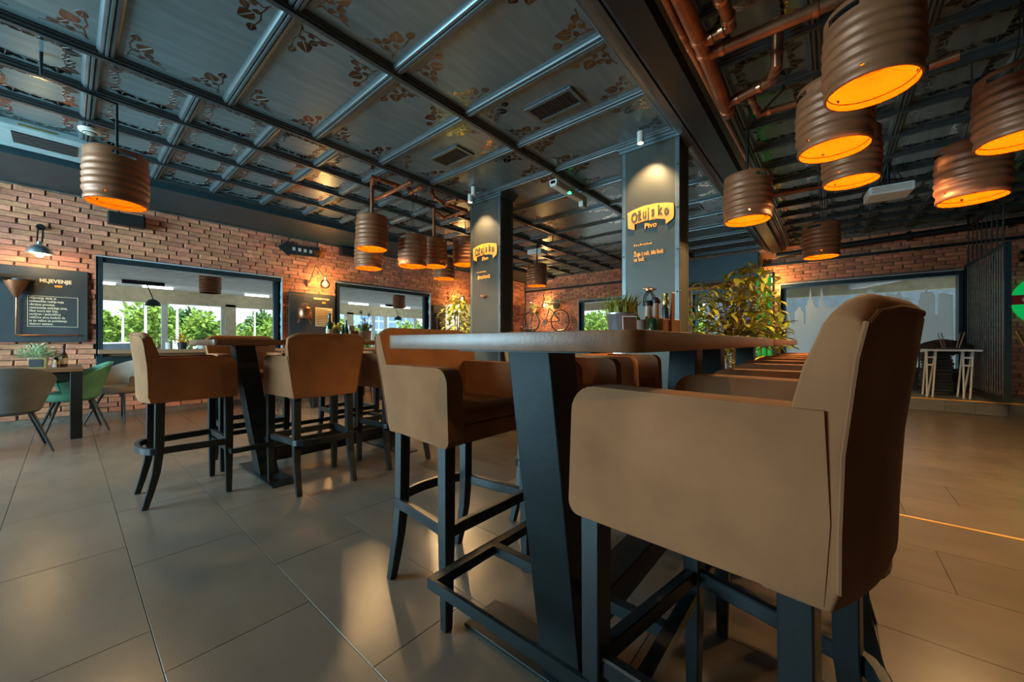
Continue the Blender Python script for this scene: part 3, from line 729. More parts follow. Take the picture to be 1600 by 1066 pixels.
# ================================================================ KEG LAMPS
def keg_meshes():
    pr = [(.178,.0),(.186,.001),(.190,.006),(.191,.030),(.186,.040),(.186,.048),(.186,.060),(.192,.072),(.199,.084),(.200,.094),(.198,.104),(.191,.114),(.190,.122),(.196,.132),(.2005,.144),(.199,.156),(.192,.166),(.190,.174),
          (.196,.184),(.2005,.196),(.199,.208),(.192,.218),(.190,.226),(.196,.238),(.2005,.250),(.199,.262),(.192,.272),(.189,.282),(.194,.294),(.197,.306),(.195,.320),(.191,.330),(.191,.345),(.191,.352),(.191,.372),(.191,.384),(.191,.404),(.187,.412),(.182,.410),(.183,.384),(.183,.372),(.183,.352),(.183,.335),(.150,.325),(0,.322)]
    n = 72
    hz = lambda i: i < len(pr)-1 and .351 <= min(pr[i][1], pr[i+1][1]) and max(pr[i][1], pr[i+1][1]) <= .385
    hole = set(j % n for c in (6, 42) for j in range(c-4, c+5)); holeend = set(j % n for c in (6, 42) for j in (c-4, c+4))
    def skip(i, j):
        if hz(i):
            if j in hole and not (j in holeend and (pr[i][1] < .36 or pr[i+1][1] < .36) and False): return True
        if i == 5 and j % 24 == 11: return True
        return False
    sh = MB().lathe(pr, n, skip=skip).mesh('shell', 'keg', smooth=True)
    ip = [(.1775,.0015),(.1775,.046),(.1775,.0605),(.1775,.13),(.165,.165),(.10,.182),(0,.186)]
    inn = MB().lathe(ip, n, skip=lambda i, j: i == 1 and j % 24 == 11).mesh('inner_liner', 'keg_inner', smooth=True)
    rg = MB(); rg.tube([(.1755*math.cos(k*PI/18), .1755*math.sin(k*PI/18), .036) for k in range(37)], .0018, 5); ring = rg.mesh('weld_ring', 'weld')
    bl = MB().lathe([(0,-.03),(.02,-.022),(.03,0),(.02,.022),(.012,.035),(.012,.06),(0,.06)], 14).mesh('bulb', 'bulb', smooth=True)
    return sh, inn, ring, bl
KM = keg_meshes()
KEGS = []
def keg(xyz, lb, hang='wire', rz=0, scale=1., energy=26, pts=None):
    t = thing('keg_lamp', lb, 'lamp', xyz, rz, 'beer keg pendant lamps'); t.scale = (scale,)*3
    s = ob('shell', KM[0], t); l = ob('inner_liner', KM[1], t); ob('weld_ring', KM[2], l); ob('bulb', KM[3], t, (0, 0, .125))
    top = (3.18 - xyz[2]) / scale
    if hang == 'wire':
        for dx in (-.06, .06): MB().tube([(dx, 0, .325), (dx*.2, 0, .62), (0, 0, top)], .003, 5).build('cable', 'black_metal', t)
    elif hang == 'pipe':
        MB().tube([(0, 0, .32), (0, 0, top-.08)], .024, 12).build('copper_stem', 'copper_dull', t, smooth=True)
    elif hang == 'rod':
        c, s_ = math.cos(-rz), math.sin(-rz)
        P = [(0, 0, .32)] + [((p[0]-xyz[0])*c - (p[1]-xyz[1])*s_, (p[0]-xyz[0])*s_ + (p[1]-xyz[1])*c, (p[2]-xyz[2])) for p in pts]
        MB().tube(P, .012, 8).build('rod', 'black_metal', t, smooth=True)
    lo = lamp('keg_bulb_light', 'POINT', (0, 0, .075), energy, (1, .64, .28), .03); lo.parent = t
    KEGS.append(t); return t
keg((.269, 4.50, 2.19), 'dark keg lamp hanging at far left on a bent black rod', 'rod', 1.2, 1, 26, [(.269, 4.50, 3.02), (-.12, 4.42, 3.02), (-.12, 4.42, 3.18)])
keg((2.535, 4.502, 2.25), 'keg lamp on a copper stem, upper one of the leftmost centre pair', 'pipe', 2.0, 1, 34)
keg((2.843, 5.138, 2.13), 'keg lamp half hidden below the copper-stemmed one', 'wire', .4, 1, 34)
keg((3.08, 4.403, 2.10), 'keg lamp on two wires in the middle of the centre cluster', 'wire', 2.6, 1, 34)
keg((3.613, 4.616, 2.21), 'keg lamp on copper stem behind the middle of centre cluster', 'pipe', 1.5, 1, 34)
keg((4.31, 5.221, 2.18), 'lowest small looking keg lamp of the centre cluster', 'wire', 1.0, 1, 34)
keg((4.063, 4.407, 2.28), 'keg lamp partly hidden by the middle column', 'wire', 1.0, 1, 34)
keg((5.956, 4.408, 2.165), 'lone distant keg lamp right of the middle column', 'rod', 2.4, 1, 34, [(5.956, 4.408, 2.98), (6.2, 4.2, 3.05), (6.2, 4.2, 3.18)])
keg((4.089, .600, 2.18), 'keg lamp on black rod right of the wide column', 'rod', .3, 1, 42, [(4.089, .60, 3.06), (3.75, .30, 3.10), (3.75, .30, 3.18)])
keg((6.26, .109, 2.15), 'farthest keg lamp above the frosted skyline window', 'wire', 2.2, 1, 42)
keg((2.678, -.154, 2.35), 'biggest looking keg lamp, cut by the top picture edge', 'wire', 1.9, 1, 42)
keg((3.197, -.008, 2.29), 'keg lamp just below and left of the biggest one', 'wire', 1.4, 1, 42)
keg((4.314, -.122, 2.415), 'keg lamp behind and below the upper right pair', 'wire', 1.7, 1, 42)
keg((3.729, -.874, 2.27), 'keg lamp cut by the right picture edge', 'wire', 2.0, 1, 42)
keg((4.452, -.811, 2.14), 'keg lamp below the one at the right picture edge', 'wire', 1.2, 1, 42)
# two unseen kegs added behind the viewer as warm fill on the near chair
keg((-.62, .55, 2.2), 'unseen keg lamp added behind the viewer for warm fill, on the right', 'wire', 1.2, 1, 17)
keg((-2.2, 1.5, 2.25), 'unseen keg lamp added behind the viewer for warm fill, on the left', 'wire', .7, 1, 6)
# two more hang outside on the terrace (unlit)
for xyz, lb in (((2.02, 10.3, 2.13), 'copper coloured keg lamp on terrace seen through the first window'), ((7.0, 10.75, 2.19), 'copper coloured keg lamp on terrace seen through the second window')):
    t = thing('keg_lamp', lb, 'lamp', xyz, 1.0, 'terrace keg lamps'); ob('shell', KM[0], t); ob('inner_liner', KM[1], t)

# ---- copper pipework on the ceiling
pw = thing('copper_pipework', 'run of copper pipes with branches hung beside the dark beam, upper right', 'pipes', (0, 0, 0))
def run(pts, r, mat='copper_dull', joints=True):
    o = cyl('pipe', pts, r, mat, pw, 14)
    if joints:
        m = MB()
        for p, q in zip(pts, pts[1:]):
            p, q = Vector(p), Vector(q); d = (q-p).normalized()
            for e in (p + d*min(.07, (q-p).length*.3), q - d*min(.07, (q-p).length*.3)): MB().tube([e - d*.012, e + d*.012], r*1.14, 14).build('coupling', 'copper', o, smooth=True)
run([(-2, .62, 2.9), (2.55, .62, 2.9)], .043); run([(2.55, .62, 2.9), (3.46, .635, 2.9)], .043)
run([(-2, .70, 2.93), (2.5, .695, 2.93)], .019); run([(2.5, .695, 2.93), (5.6, .655, 2.93)], .018, 'copper')
run([(2.53, .60, 2.9), (2.50, .45, 2.9), (2.20, .455, 2.9), (1.6, .46, 2.9)], .036)
run([(2.66, .60, 2.9), (2.69, .0, 2.9), (2.72, -.8, 2.9)], .036)
run([(3.30, .61, 2.9), (3.22, .33, 2.9), (3.05, .28, 2.9), (3.02, .27, 3.18)], .034)
run([(3.30, .47, 2.9), (3.62, .455, 2.9), (3.66, .0, 2.9)], .026)
run([onZ(1452, 104, 2.98), onZ(1500, 86, 2.98)], .03, joints=False); run([onZ(1206, 305, 3.05), onZ(1285, 291, 3.05)], .03, joints=False)
pc = thing('copper_pipework', 'zigzag copper pipes on the ceiling above centre keg cluster', 'pipes', (0, 0, 0)); pw = pc
run([(2.535, 4.50, 3.09), (2.43, 4.30, 3.09), (2.80, 4.30, 3.09)], .026); run([(2.80, 4.02, 3.07), (2.81, 4.98, 3.07), (2.83, 5.06, 3.16)], .028, 'copper')
run([(2.96, 4.02, 3.07), (2.99, 4.32, 3.07), (3.0, 4.38, 3.15)], .028, 'copper')
run([(3.29, 4.25, 3.17), (3.29, 4.22, 3.08), (3.55, 4.32, 3.08), (3.57, 4.05, 3.08)], .026, 'copper'); run([(3.5, 4.3, 3.07), (3.95, 4.25, 3.07)], .026); run([(3.95, 4.25, 3.06), (3.92, 4.75, 3.06), (3.62, 4.63, 3.06)], .028, 'copper')

# ---- ceiling fittings
def vent(x0, x1, y0, y1, z, lb, n=12):
    t = thing('air_vent', lb, 'vent', ((x0+x1)/2, (y0+y1)/2, z)); a, b = (x1-x0)/2, (y1-y0)/2
    MB().box(-a+.03, a-.03, -b+.03, b-.03, -.004, 0).build('dark_duct', 'cap_black', t)
    for q in ((-a, a, -b, -b+.035), (-a, a, b-.035, b), (-a, -a+.035, -b+.035, b-.035), (a-.035, a, -b+.035, b-.035)): MB().box(*q, -.018, 0).build('frame', 'rib', t, .003, 1)
    for k in range(n):
        y = -b + .045 + (2*b-.09)*k/(n-1); MB().obox((0, y, -.010), 2*a-.07, .002, .016, Matrix.Rotation(.5, 3, 'X')).build('slat', 'rib', t)
vent(2.69, 2.95, 1.65, 2.14, 3.178, 'slatted air vent in ceiling near the wide column', 14); vent(2.70, 2.97, 3.07, 3.54, 3.178, 'slatted air vent in ceiling left of the middle column', 14)
vent(6.75, 7.0, -.40, -.02, 3.178, 'dark air vent behind the ceiling projector', 6); vent(6.3, 6.55, 1.55, 1.95, 3.178, 'distant air vent right of the wide column', 8)
t = thing('air_conditioner', 'teal grey ceiling cassette air conditioner at upper left', 'air conditioner', (-.05, 6.22, 3.18))
MB().box(-.75, .30, -.30, .36, -.07, 0).build('casing', 'ac_teal', t, .012, 2); MB().box(-.30, .12, -.16, .16, -.078, -.066).build('grille', 'cap_black', t); MB().box(-.72, -.42, -.16, .16, -.078, -.066).build('grille', 'cap_black', t)
for k in range(5): MB().box(-.30, .12, -.14+.065*k, -.13+.065*k, -.084, -.078).build('slat', 'rib', t)
MB().box(-.25, -.02, -.305, -.30, -.05, -.035).build('badge', 'gold', t)
t = thing('smoke_detector', 'round cream smoke detector beside the far left ceiling rib', 'detector', (.146, 5.53, 3.13)); MB().lathe([(0, -.045), (.04, -.043), (.05, -.03), (.075, -.022), (.08, 0), (0, 0)], 24).build('housing', 'offwhite', t, smooth=True); MB().lathe([(.03, -.046), (.05, -.034), (.05, -.030)], 20).build('slot_ring', 'cap_black', t)
t = thing('emergency_light', 'cream emergency light with green diode on ceiling rib', 'light', (3.93, 2.66, 3.095))
MB().box(0, .66, -.05, .05, -.085, 0).build('body', 'offwhite', t, .015, 3, True); MB().box(.68, .80, -.035, .035, -.15, 0).build('battery_box', 'offwhite', t, .01, 2); MB().box(.0, .06, -.055, .055, -.06, 0).build('end_cap', 'white', t, .008)
MB().box(.30, .35, -.054, -.02, -.089, -.07).build('diode', 'led_green', t)
def spot(loc, tgt, lb, e):
    t = thing('spotlight', lb, 'light', loc); MB().lathe([(0, 0), (.032, 0), (.034, -.11), (.028, -.112), (.026, -.10)], 20).build('can', 'offwhite', t, smooth=True)
    MB().lathe([(.027, -.102), (0, -.102)], 16).build('lens', 'spot_glow', t)
    l = lamp('column_spot', 'SPOT', (0, 0, -.115), e, (1, .70, .36), .02); l.data.spot_size = 1.5; l.data.spot_blend = .8; l.parent = t
    d = Vector(tgt) - (Vector(loc) + Vector((0, 0, -.115))); l.rotation_euler = d.to_track_quat('-Z', 'Y').to_euler()
spot((3.66, 1.44, 3.13), (3.93, 1.44, 2.35), 'white spotlight shining on the wide column', 75); spot((3.66, 3.87, 3.13), (3.93, 3.83, 2.35), 'white spotlight shining on the middle column', 75)
t = thing('spotlight', 'small unlit spotlight beside the middle column top', 'light', (3.58, 3.72, 3.17)); MB().lathe([(0, 0), (.032, 0), (.034, -.11), (0, -.112)], 20).build('can', 'offwhite', t, smooth=True)
def projector(loc, sx, sy, sz, lb):
    t = thing('projector', lb, 'projector', loc, .1)
    MB().box(-sx/2, sx/2, -sy/2, sy/2, 0, sz).build('body', 'white', t, .015, 2); MB().box(-sx/2-.004, -sx/2+.01, -sy/2+.03, sy/2-.03, .02, sz-.02).build('front_panel', 'offwhite', t)
    MB().tube([(0, 0, sz), (0, 0, 3.18-loc[2])], .018, 8).build('mount_pole', 'black_metal', t)
    m = MB()
    for k in range(4): m.tube([(-.05+.03*k, .05, sz), (-.12+.07*k, .10, sz+.07), (.02*k, -.12+.05*k, sz+.10), (.03, 0, 3.18-loc[2])], .006, 5)
    m.build('cable', 'black_metal', t)
projector((6.22, -.50, 2.76), .34, .38, .10, 'white projector hanging among the right keg lamps'); p = onZ(840, 394, 3.02); projector((p.x, p.y, 2.96), .3, .34, .1, 'white projector above the lone distant keg lamp')

# ================================================================ SIGNS
def banner(dy, lb, words):
    t = thing('logo_sign', lb, 'sign', (3.896, 1.4425+dy, 2.41))
    bp = [(981,333.8),(992,327.9),(1007,322),(1025.7,318),(1041,317),(1052.8,317.4),(1053.6,330),(1052.8,340.5),(1041,350.7),(1040,342.5),(1027.4,342),(1010.5,345),(992,351),(992,360),(981.8,357.5)]
    q = [onX(x, y, 3.894) for x, y in bp]
    MB().prism([(p.y-1.4425, p.z-2.41) for p in q], 'x', -.012, -.004).build('banner', 'orange', t)
    for ch, x, y in (('O', 987.2, 349), ('ž', 997.3, 345), ('u', 1004.8, 341.8), ('j', 1012.3, 340.0), ('s', 1018.4, 338.3), ('k', 1028.4, 336.4), ('o', 1038.2, 336.6)):
        p = onX(x, y, 3.894); a = (p.y - 1.4425) * .55
        text('letter', ch, .145, (-.015, p.y-1.4425, p.z-2.41), (PI/2 , -a*0, -PI/2), 'logo_dark', t, .003, sx=.56, bold=.004)
    p = onX(1007, 357.5, 3.894); text('lettering', 'Pivo', .075, (-.006, p.y-1.4425, p.z-2.41), CF, 'orange', t, .003, bold=.002)
    if words:
        p = onX(990.5, 401.5, 3.894); text('lettering', 'Žuja i rok, idu bok', .058, (-.005, p.y-1.4425, p.z-2.41), CF, 'orange', t, .001, bold=.0035, sx=.70)
        p = onX(990.5, 409.5, 3.894); text('lettering', 'uz bok.', .058, (-.005, p.y-1.4425, p.z-2.41), CF, 'orange', t, .001, bold=.0035, sx=.70)
    else:
        for k in range(7): 
            MB().box(-.006, -.004, .135-.036*k-.028, .135-.036*k, -.435 + .006*(k % 2), -.39 + .008*(k % 3 == 0)).build('worn_lettering', 'orange', t)
    for k in range(9): MB().box(-.006, -.004, .16-.022*k-.014, .16-.022*k, -.34, -.325 + .006*(k % 3 == 0)).build('worn_lettering', 'orange', t)
banner(0, 'orange brewery banner with cut-out letters on the wide column', True); banner(2.375, 'orange brewery banner with cut-out letters on the middle column', False)
for dy, z, lb in ((0, 1.60, 'copper wall tap with black tongs on the wide column'), (2.375, 1.72, 'small copper tap knob on the middle column')):
    t = thing('wall_tap', lb, 'tap', (3.90, 1.455+dy-.01, z))
    MB().lathe([(0,0),(.03,.004),(.026,.03),(.014,.05),(0,.052)], 14).build('knob', 'copper', t, smooth=True, rot=(0, -PI/2, 0)); MB().tube([(-.03, -.05, .0), (-.03, .05, .012)], .010, 8).build('lever', 'copper', t, smooth=True)
    if dy == 0:
        for s in (-1, 1): MB().tube([(-.02, s*.015, -.02), (-.02, s*.045, -.07), (-.015, s*.055, -.17)], .006, 6).build('tong', 'black_metal', t)
# arrow
ar = [(434,384.7),(450.8,375.7),(452,381.3),(499,387.5),(498.8,402),(452,397.3),(450.8,399.8)]
q = [onY(x, y, YL-.03) for x, y in ar]; c0 = q[0]
t = thing('arrow_sign', 'dark blue arrow sign pointing left on the brick wall', 'sign', (2.9, YL-.03, 2.83))
MB().prism([(p.x-2.9, p.z-2.83) for p in q], 'y', -.01, .02).build('board', 'frame_metal', t)
for k in range(4): MB().obox((-.12+.10*k, -.012, .0), .05, .004, .06).build('worn_letter', 'reveal', t, .0)
MB().lathe([(0,0),(.055,.0),(.055,.006),(0,.008)], 16).build('badge', 'copper', t, loc=(.29, -.012, .0), rot=(PI/2, 0, 0))
# speakers on the long wall
for x, z, lb in ((.56, 2.79, 'black loudspeaker on brick wall behind the far left keg lamp'), (3.83, 2.93, 'black loudspeaker behind the centre keg lamps')):
    t = thing('wall_speaker', lb, 'speaker', (x, YL-.02, z)); MB().box(-.19, .19, -.14, 0, -.07, .10).build('cabinet', 'black_metal', t, .012, 2); MB().box(-.17, .17, -.146, -.139, -.055, .085).build('grille', 'cap_black', t)
# posters
def poster(x0, x1, z0, z1, lb):
    t = thing('wall_poster', lb, 'poster', (x0, YL-.005, z0)); MB().box(0, x1-x0, -.03, .0, 0, z1-z0).build('panel', 'poster', t, .003, 1); return t
yy = -.034
t = poster(-.85, .189, 1.06, 2.02, 'black poster headed MLJEVENJE with copper funnel at far left')
X = lambda v: v + .85
text('heading', 'MLJEVENJE', .062, (X(-.225), yy, 1.835-1.06), LW, 'cream', t, .001, sx=.93, bold=.002)
MB().box(X(-.10), X(-.035), yy, yy+.003, .72, .745).build('dash', 'orange', t)
for i, ln in enumerate(('Mljevenje slada je', 'mehanička radnja koja', 'ubrzava procese', 'rastvaranja sadržaja zrna.', 'Slad mora biti čist,', 'sortiran i jednolične', 'veličine zrna budući da', 'je to važno za postizanje', 'dobrog sastava.')):
    text('text_line', ln, .040, (X(-.305), yy, .555-.0415*i), LW, 'cream', t, .0008, sx=.78, bold=.0008)
for q in ((-.32, .102, .199, .204), (-.32, .102, .590, .595), (-.32, -.315, .204, .59), (.097, .102, .204, .59)): MB().box(X(q[0]), X(q[1]), yy, yy+.003, q[2], q[3]).build('text_frame', 'cream', t)
MB().lathe([(.105,0),(.09,-.04),(.02,-.20),(.014,-.205)], 20).build('funnel', 'copper_dull', t, smooth=True, loc=(X(-.40), -.10, .76)); MB().lathe([(.105,.0),(.11,.02),(.06,.05),(0,.055)], 20).build('funnel_lid', 'cap_black', t, smooth=True, loc=(X(-.36), -.10, .76)); MB().lathe([(.10,-.02),(.11,.02),(.06,.06),(0,.06)], 20).build('funnel_lid', 'cap_black', t, smooth=True, loc=(X(-.52), -.10, .77))
MB().tube([(X(-.40), -.06, .56), (X(-.405), -.06, .10), (X(-.38), -.06, .085), (X(.10), -.06, .095)], .010, 8).build('copper_pipe', 'copper', t, smooth=True)
def kettle(t, x, z, s):
    MB().lathe([(0,0),(.11,.0),(.125,.02),(.125,.19),(.10,.225),(.05,.235),(0,.235)], 24).build('copper_kettle', 'copper', t, smooth=True, loc=(x, -.13, z))
    for d in (-.08, .08): MB().tube([(x+d, -.13, z+.01), (x+d*1.5, -.13, z-.09)], .016, 8).build('kettle_leg', 'copper', t)
    MB().tube([(x-.05, -.13, z+.23), (x-.035, -.13, z+.29), (x+.035, -.13, z+.29), (x+.05, -.13, z+.23)], .010, 8).build('kettle_handle', 'copper_dull', t)
t = poster(2.70, 3.555, 1.05, 2.02, 'dark poster with copper kettle between the two windows'); kettle(t, .235, .46, 1)
MB().tube([(.24, -.1, .80), (.24, -.1, .90), (.03, -.1, .915)], .009, 6).build('copper_pipe', 'copper_dull', t)
text('heading', 'FERMENTACIJA', .045, (.44, yy, .86), LW, 'cream', t, .001, sx=1.0, bold=.0015); MB().box(.60, .67, yy, yy+.003, .79, .82).build('dash', 'orange', t)
MB().box(.47, .80, yy-.001, yy+.003, .33, .70).build('text_panel', 'cream', t)
for k in range(10): MB().box(.485, .485+(.29 if k % 3 else .22), yy-.003, yy, .35+.034*k, .362+.034*k).build('text_line', 'logo_dark', t)
t = poster(6.06, 6.95, 1.05, 2.03, 'dark poster with copper kettle behind the plant left of middle column'); kettle(t, .30, .42, 1); MB().tube([(.10, -.06, .30), (.10, -.06, .62), (.15, -.06, .80)], .012, 6).build('copper_pipe', 'copper_dull', t)

# ---- wall lamps
t = thing('wall_lamp', 'chrome dome wall lamp above the far left poster', 'lamp', (-.215, YL-.03, 2.42))
MB().lathe([(0,0),(.04,0),(.04,.02),(0,.02)], 16).build('wall_plate', 'black_metal', t, rot=(PI/2, 0, 0), loc=(0, .01, .12))
MB().tube([(-.02, 0, .12), (-.02, -.28, -.12)], .008, 6).build('arm', 'black_metal', t); MB().tube([(.02, 0, .12), (.02, -.28, -.12)], .008, 6).build('arm', 'black_metal', t)
MB().lathe([(0,.02),(.02,.015),(.025,-.02),(.06,-.035),(.095,-.07),(.115,-.125),(.117,-.14),(.108,-.13),(.09,-.08),(.05,-.045),(0,-.04)], 28).build('dome_shade', 'chrome', t, smooth=True, loc=(0, -.29, -.13))
MB().lathe([(0,-.06),(.03,-.05),(.048,0),(.03,.04),(0,.05)], 16).build('bulb', 'filament', t, smooth=True, loc=(0, -.29, -.25))
l = lamp('wall_lamp_light', 'POINT', (0, -.29, -.30), 9, (1, .66, .28), .05); l.parent = t
def globe_lamp(px, py, lb, e):
    g = onY(px, py, YL-.28); t = thing('wall_lamp', lb, 'lamp', (g.x, YL-.03, g.z))
    MB().lathe([(0,0),(.045,0),(.045,.02),(0,.03)], 16).build('wall_plate', 'copper_dull', t, rot=(PI/2, 0, 0), loc=(-.20, .01, .02))
    MB().tube([(-.20, 0, .02), (-.12, -.12, .37), (0, -.25, .12)], .008, 6).build('swing_arm', 'black_metal', t); MB().lathe([(.016,.08),(.02,.13),(.0,.14)], 12).build('socket', 'chrome', t, loc=(0, -.25, 0))
    MB().lathe([(.02,.085),(.05,.075),(.078,.03),(.085,-.01),(.075,-.05),(.04,-.08),(0,-.088)], 24).build('glass_globe', 'globe', t, smooth=True, loc=(0, -.25, 0))
    MB().lathe([(0,-.05),(.022,-.03),(.026,0),(.014,.05),(0,.06)], 14).build('bulb', 'filament', t, smooth=True, loc=(0, -.25, 0))
    l = lamp('wall_lamp_light', 'POINT', (0, -.25, -.02), e, (1, .55, .16), .04); l.parent = t
globe_lamp(508, 444, 'glass globe wall lamp over the copper kettle poster', 34); globe_lamp(722, 468, 'glass globe wall lamp beside the middle column', 34)
def globe_far(y, z, lb, e):
    t = thing('wall_lamp', lb, 'lamp', (XF-.03, y, z))
    MB().lathe([(0,0),(.045,0),(.045,.02),(0,.03)], 16).build('wall_plate', 'copper_dull', t, rot=(0, -PI/2, 0), loc=(-.0, .24, .02))
    MB().tube([(0, .24, .02), (-.12, .12, .37), (-.25, 0, .12)], .008, 6).build('swing_arm', 'black_metal', t); MB().lathe([(.016,.08),(.02,.13),(.0,.14)], 12).build('socket', 'chrome', t, loc=(-.25, 0, 0))
    MB().lathe([(.02,.085),(.05,.075),(.078,.03),(.085,-.01),(.075,-.05),(.04,-.08),(0,-.088)], 24).build('glass_globe', 'globe', t, smooth=True, loc=(-.25, 0, 0))
    MB().lathe([(0,-.05),(.022,-.03),(.026,0),(.014,.05),(0,.06)], 14).build('bulb', 'filament', t, smooth=True, loc=(-.25, 0, 0))
    l = lamp('wall_lamp_light', 'POINT', (-.25, 0, -.02), e, (1, .58, .2), .04); l.parent = t
globe_far(6.83, 2.22, 'glass globe wall lamp above the bicycle on the far wall', 48); globe_far(.98, 2.36, 'assumed glass globe wall lamp beside the skyline window, hidden behind the bottle rack', 40)
# a lamp by the bicycle and an assumed hidden one by the skyline window
def dome_out(px, py, Y, x0, x1, lb):
    g = onY(px, py, Y); t = thing('terrace_lamp', lb, 'lamp', (g.x, Y, g.z))
    a, b = onY(x0, 458, Y).x - g.x, onY(x1, 461, Y).x - g.x
    MB().box(a, b, -.05, .05, 2.60-g.z-.09, 2.60-g.z).build('rail', 'black_metal', t); MB().tube([(-.12, 0, 2.55-g.z), (0, 0, .1)], .012, 6).build('stem', 'black_metal', t)
    MB().lathe([(0,.10),(.03,.09),(.09,.06),(.14,0),(.16,-.08),(.14,-.06),(0,.05)], 20).build('dome_shade', 'frame_metal', t, smooth=True)
dome_out(239, 473, 13.2, 190, 257, 'dark dome lamp on a black rail seen through the first window'); dome_out(622, 497, 13.6, 603, 633, 'dark dome lamp on a black rail seen through the second window')

# ================================================================ SMALL THINGS
TT = 1.0735
def bottle(loc, h, r, mat, lb, cap='cap_black', label=True, group=None):
    t = thing('bottle', lb, 'bottle', loc, 0, group)
    MB().lathe([(0,0),(r*.95,.0),(r,.01),(r,h*.52),(r*.85,h*.60),(r*.42,h*.72),(r*.36,h*.95),(0,h*.95)], 20).build('glass', mat, t, smooth=True)
    MB().lathe([(0,h*.93),(r*.42,h*.93),(r*.42,h),(0,h)], 14).build('cap', cap, t)
    if label: MB().lathe([(r*1.01,h*.14),(r*1.01,h*.42)], 20).build('label', 'label_paper', t, smooth=True)
    return t
def blades(n, r0, h, lean, mat, name, parent, loc=(0, 0, 0), w=.006):
    m = MB()
    for k in range(n):
        a = random.uniform(0, 2*PI); rr = r0*math.sqrt(random.random()); hh = h*random.uniform(.55, 1); ln = lean*random.uniform(.1, 1)
        p = Vector((rr*math.cos(a), rr*math.sin(a), 0)); d = Vector((math.cos(a + random.uniform(-.6, .6)), math.sin(a + random.uniform(-.6, .6)), 0)); sd = Vector((-d.y, d.x, 0))*w
        q = [p, p + d*ln*.3*hh + Vector((0, 0, hh*.5)), p + d*ln*hh + Vector((0, 0, hh*(1 - .25*ln)))]
        m.add([q[0]-sd, q[0]+sd, q[1]+sd*.8, q[1]-sd*.8, q[2]], [(0,1,2,3),(3,2,4)])
    o = m.build(name, mat, parent, loc=loc); o['kind'] = 'stuff'; return o
# zinc bucket with grass on the foreground table
t = thing('bucket_planter', 'zinc bucket of spiky grass on the foreground table', 'planter', (1.60, .715, TT))
MB().lathe([(0,.002),(.052,.0),(.054,.004),(.066,.100),(.070,.103),(.070,.108),(.066,.108),(.062,.10),(.0,.095)], 28).build('bucket', 'zinc', t, smooth=True)
blades(240, .055, .125, .9, 'grass', 'grass_blades', t, (0, 0, .09), .0035)
t = thing('table_card', 'small leaning card with brown photo before the zinc bucket', 'card', (1.50, .635, TT), .25)
MB().obox((0, 0, .045), .058, .003, .088, Matrix.Rotation(-PI/2+.35, 3, 'Z') @ Matrix.Rotation(-.25, 3, 'X')).build('backing', 'white', t); MB().obox((-.0022, -.0006, .045), .051, .003, .080, Matrix.Rotation(-PI/2+.35, 3, 'Z') @ Matrix.Rotation(-.25, 3, 'X')).build('printed_photo', 'photo_print', t)
# wooden condiment caddy
cx, cy = 1.80, .645
t = thing('condiment_caddy', 'orange wooden condiment caddy on the foreground table', 'caddy', (cx, cy, TT), -.2)
MB().box(-.075, .075, -.09, .09, 0, .012).build('base', 'wood_caddy', t, .002, 1)
for q in ((-.075, -.065, -.09, .09, .085), (.065, .075, -.09, .09, .085), (-.065, .065, -.09, -.08, .085), (-.065, .065, .08, .09, .085), (-.065, .065, -.006, .006, .10)): MB().box(q[0], q[1], q[2], q[3], .012, q[4]).build('board', 'wood_caddy', t, .002, 1)
MB().box(-.014, .014, -.098, -.090, .0, .205).build('handle_post', 'wood_caddy', t, .002, 1)
def place(px, X, z=TT): a, b, u = ray(px, 500); return (X, b/a*X, z)
def shaker(p, h, lb):
    t = thing('shaker', lb, 'shaker', p, 0, 'pink salt and pepper shakers'); MB().lathe([(0,0),(.020,0),(.021,.01),(.015,h*.8),(.017,h*.86),(0,h*.86)], 16).build('body', 'shaker', t, smooth=True); MB().lathe([(0,h*.84),(.019,h*.85),(.021,h*.93),(.015,h),(0,h)], 16).build('cap', 'cap_black', t, smooth=True)
shaker(place(1013, 1.79, TT+.0125), .165, 'pink shaker with black cap in the caddy, the left of two'); shaker(place(1025, 1.80, TT+.0125), .178, 'pink shaker with black cap in the caddy, the right and taller of two')
t = tag(MB().lathe([(0,0),(.022,0),(.023,.005),(.023,.082),(.021,.084),(0,.08)], 20).build('green_glass', 'bottle_green', None, smooth=True, loc=place(1019, 1.66)), 'short dark green glass standing before the condiment caddy', 'glass')
t = thing('pepper_mill', 'tall brass topped pepper mill at the right of the caddy', 'pepper mill', place(1040, 1.95)); MB().lathe([(0,0),(.021,0),(.021,.05),(.013,.09),(.018,.15),(.010,.165),(0,.17)], 18).build('body', 'cap_black', t, smooth=True); MB().lathe([(.010,.165),(.018,.17),(.019,.19),(.014,.20),(.013,.225),(0,.228)], 18).build('brass_top', 'gold', t, smooth=True)
bottle(place(993, 2.10), .215, .027, 'bottle_green', 'dark green bottle with black cap behind the zinc bucket', label=False)
t = thing('napkin_holder', 'pale folded napkins in a wooden holder between bucket and caddy', 'napkins', place(999, 1.99), -.5)
MB().box(-.05, .05, -.022, .022, 0, .065).build('holder', 'wood_caddy', t, .002, 1); 
for k in range(4): MB().box(-.045, .045, -.016+.009*k, -.012+.009*k, .01, .088-.003*(k % 2)).build('napkin', 'white', t)
bottle(place(1047, 1.92), .12, .022, 'bottle_brown', 'small brown bottle at the right end behind pepper mill')
